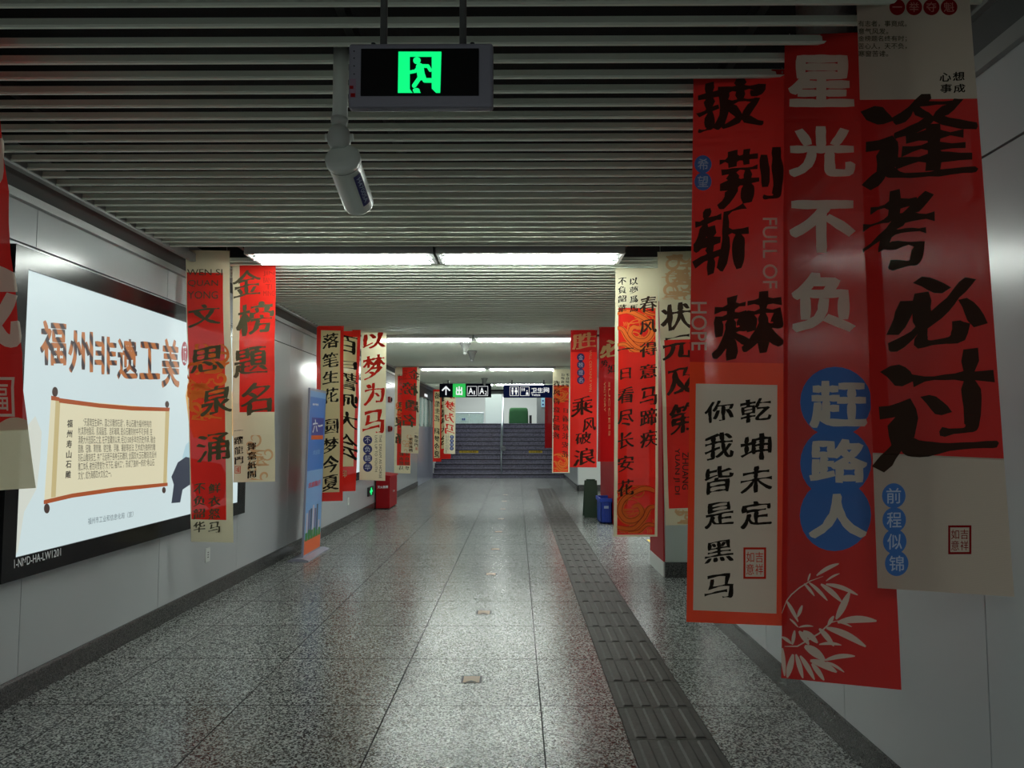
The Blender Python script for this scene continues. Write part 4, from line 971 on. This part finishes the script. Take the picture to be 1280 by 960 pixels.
D.text('金', 290.5, 338, 326, 374, INKG); D.text('榜', 295, 377, 343, 422, INKG); D.text('題', 292, 434, 335, 474, INKG); D.text('名', 302, 480, 341, 521, INKG)
for i, w in enumerate(('JIN', 'BANG', 'TI', 'MING')): D.text(w, 329 if i != 2 else 332, 339 + 8.3 * i, 343 if i != 2 else 340, 345.5 + 8.3 * i, INKF, 'plain', part='latin_lettering')
D.col('一躍龍門', 293, 534, 304, 583, INK, 'brush', part='small_lettering'); D.col('揮毫紙間', 309, 554, 320, 600, INK, 'brush', part='small_lettering'); D.seal(293.5, 583, 300.5, 592, RINK, '福')
D.swirls(308, 545, 341, 600, PCH, 8, 6, 2.6)
banner(D, 'shorter red topped banner right of the one with Latin letters, four large characters', D.c, 5.95, 5.93, 4)

# --- second group on the left
D2A = D = Design((396, 406.5), (429.8, 407.5), (428.6, 626), (395.6, 627), REDC)
D.fielduv(.155, .028, .87, .95, YEL)
for ch, a, b in (('落', 416, 437), ('笔', 441, 460), ('生', 464, 482), ('花', 485, 506), ('圆', 524, 545), ('梦', 547, 568), ('今', 570, 591), ('夏', 593, 615)): D.text(ch, 403, a, 423.5, b, INK)
banner(D, 'red bordered straw banner with eight black characters beside the standing poster', D.c, 9.25, 9.25, 6)
D2B = D = Design((418, 409.5), (451, 410.5), (444.6, 613.7), (412, 615), REDC)
D.fielduv(.1, .055, .88, .85, YEL)
for ch, a, b in (('百', 418, 444), ('日', 451, 463), ('誓', 465, 490), ('师', 493, 511), ('大', 515, 538), ('会', 543, 576)): D.text(ch, 421, a, 447, b, INK, mirror=True)
D.text('印', 428, 588, 434, 597, YEL, 'heavy', part='seal')
banner(D, 'red bordered banner half hidden behind the red banner with eight black characters', D.c, 9.85, 9.65, 8)
D2C = D = Design((452, 413), (483, 415), (481.5, 601), (449, 600), CRM)
for ch, a, b, c, e_ in (('以', 453, 414.5, 482, 436), ('梦', 453.5, 443, 481.5, 476), ('为', 454.5, 479, 481, 508), ('马', 453, 512, 480.5, 542)): D.text(ch, a, b, c, e_, RINK, 'broad')
for ch, y in zip('不负韶华', (550.5, 562, 573, 584.3)): D.disc(459.5, y, 5.7, 5.7, NAVY, ch, LBL)
D.text('THE DREAM AS HORSE', 473.8, 544, 477.2, 598, INKG, 'plain', part='latin_lettering', rot=1); D.text('LIVE UP TO YOUTH', 468.6, 545, 471.6, 590, INKG, 'plain', part='latin_lettering', rot=1)
banner(D, 'cream banner with four large red characters above small navy discs', D.c, 9.9, 9.95, 10)

# --- third group on the left, seen from the back
banner(D1A, 'far banner with mirrored writing and cream margin, behind its shorter neighbour', ((494, 459.5), (514, 459.5), (513, 592), (492.7, 591.5)), 15.3, 15.3, 12, mirror=True)
banner(D1B, 'far red banner with four mirrored characters and a cream lower part', ((503, 459), (525, 458.5), (523, 567), (501.4, 566)), 15.1, 15.1, 14, mirror=True)
# --- fourth group before the stairs, seen from the back
banner(D2A, 'farthest left banner in a red border with mirrored black writing before the stairs', ((541.5, 487), (552, 487), (551.5, 577), (541, 577)), 22.0, 22.0, 16, mirror=True)
banner(D2B, 'small far banner with red hem glimpsed between the two farthest left banners', ((550, 488), (565, 488), (563.5, 573.5), (549, 574)), 22.3, 22.3, 18, mirror=True)
banner(D2C, 'farthest cream banner with mirrored red characters before the stairs', ((555.5, 488.5), (569.5, 489), (569, 567.5), (555, 567)), 21.8, 21.8, 20, mirror=True)

# --- right side pairs
D2R = D = Design((769.3, 333.4), (823, 334), (822, 671), (767, 671), CRM)
D.fielduv(.08, .155, .94, .993, REDC)
D.dragon(772, 387, 819, 442, ORG, DRED, 2); D.dragon(771, 608, 818, 667, ORG, DRED, 5)
D.col('以夢爲馬', 787, 347, 797.5, 393, INK, 'brush', part='small_lettering'); D.col('不負韶華', 772.5, 347, 783, 393, INK, 'brush', part='small_lettering')
for ch, a, b in (('春', 371, 392), ('风', 400, 420), ('得', 429, 449), ('意', 457, 476), ('马', 485, 508), ('蹄', 512, 535), ('疾', 539, 562)): D.text(ch, 799.5, a, 821, b, INKR, 'brush')
D.text('一', 772, 436, 792, 441, INKR, 'brush')
for ch, a, b in (('日', 461, 477), ('看', 485, 507), ('尽', 513, 534), ('长', 542, 563), ('安', 571, 592), ('花', 600, 622)): D.text(ch, 772 if ch != '日' else 775, a, 792 if ch != '日' else 789, b, INKR, 'brush')
banner(D, 'red and orange dragon banner with two columns of black characters, beside the tactile path', D.c, 5.99, 5.99, 22)
D = Design((821.8, 315.5), (877, 314), (886, 655), (832, 657), CRM)
D.fielduv(.09, .327, 1, .94, REDC)
D.swirls(826, 318, 872, 376, PCH, 6, 8, 4); D.swirls(834, 637, 880, 655, PCH, 7, 4, 3)
for ch, a, b, c, e_ in (('状', 825, 379, 864, 416), ('元', 828, 419, 866, 453), ('及', 833, 460, 869, 497), ('第', 836, 505, 872, 546)): D.text(ch, a, b, c, e_, INKR, 'broad')
D.text('YUAN JI DI', 842, 562, 850, 619, INKR, 'print', part='latin_lettering', rot=1); D.text('ZHUANG', 853, 567, 861, 613, INKR, 'print', part='latin_lettering', rot=1)
banner(D, 'cream topped red banner beside the grey green pier, partly behind the foreground banners', D.c, 5.685, 5.685, 24)
D = Design((713.5, 413), (746.4, 413), (745.8, 584.4), (712, 584), REDC)
D.fielduv(0, 0, 1, .16, REDD)
D.text('胜', 715, 415.5, 745, 437.5, GOLD, 'broad')
for ch, y in zip('金榜提名', (447, 456.5, 466.3, 475.8)): D.disc(726, y, 4.8, 5, NAVY, ch, LBL)
D.text('WILL CERTAINLY WIN', 736.6, 438, 739.6, 490, GOLD, 'plain', part='latin_lettering', rot=1)
for ch, a, b, c, e_ in (('乘', 714, 495, 741, 522), ('风', 728, 522, 745, 541), ('破', 719, 540, 739, 556), ('浪', 716, 560, 744, 583)): D.text(ch, a, b, c, e_, INKR, 'brush')
banner(D, 'red banner with one gold character at its top and small blue discs', D.c, 9.6, 9.6, 26)
D = Design((749, 409), (781, 409), (779, 577), (747, 577), REDD)  # shade put into the red: this cloth is lit from its other side
D.text('必', 749.5, 425, 780, 448, GOLD, 'broad'); D.text('势', 751, 450, 760, 460, INK); D.text('如', 759.5, 456, 769, 468, INK)
D.text('SUCCESS', 760.5, 478, 762.5, 545, GOLD, 'plain', part='latin_lettering', rot=1); D.text('VICTORY', 755, 478, 757, 515, GOLD, 'plain', part='latin_lettering', rot=1)
banner(D, 'shade-deepened red banner half hidden between the gold topped banner and the dragon banner', D.c, 9.35, 9.35, 28)
banner(D2R, 'far dragon banner with mirrored writing beside the toilet sign', ((691, 461.7), (713, 461.7), (712, 591), (690, 591)), 15.1, 15.1, 30, mirror=True)
D = Design((681, 490), (706, 490), (706, 560), (681, 560), mat('dark_red_cloth', srgb(140, 18, 20), .9, trans=.25, spec=.05))
banner(D, 'plain dark red far banner below the toilet sign before the stairs', D.c, 22.0, 22.0, 32)
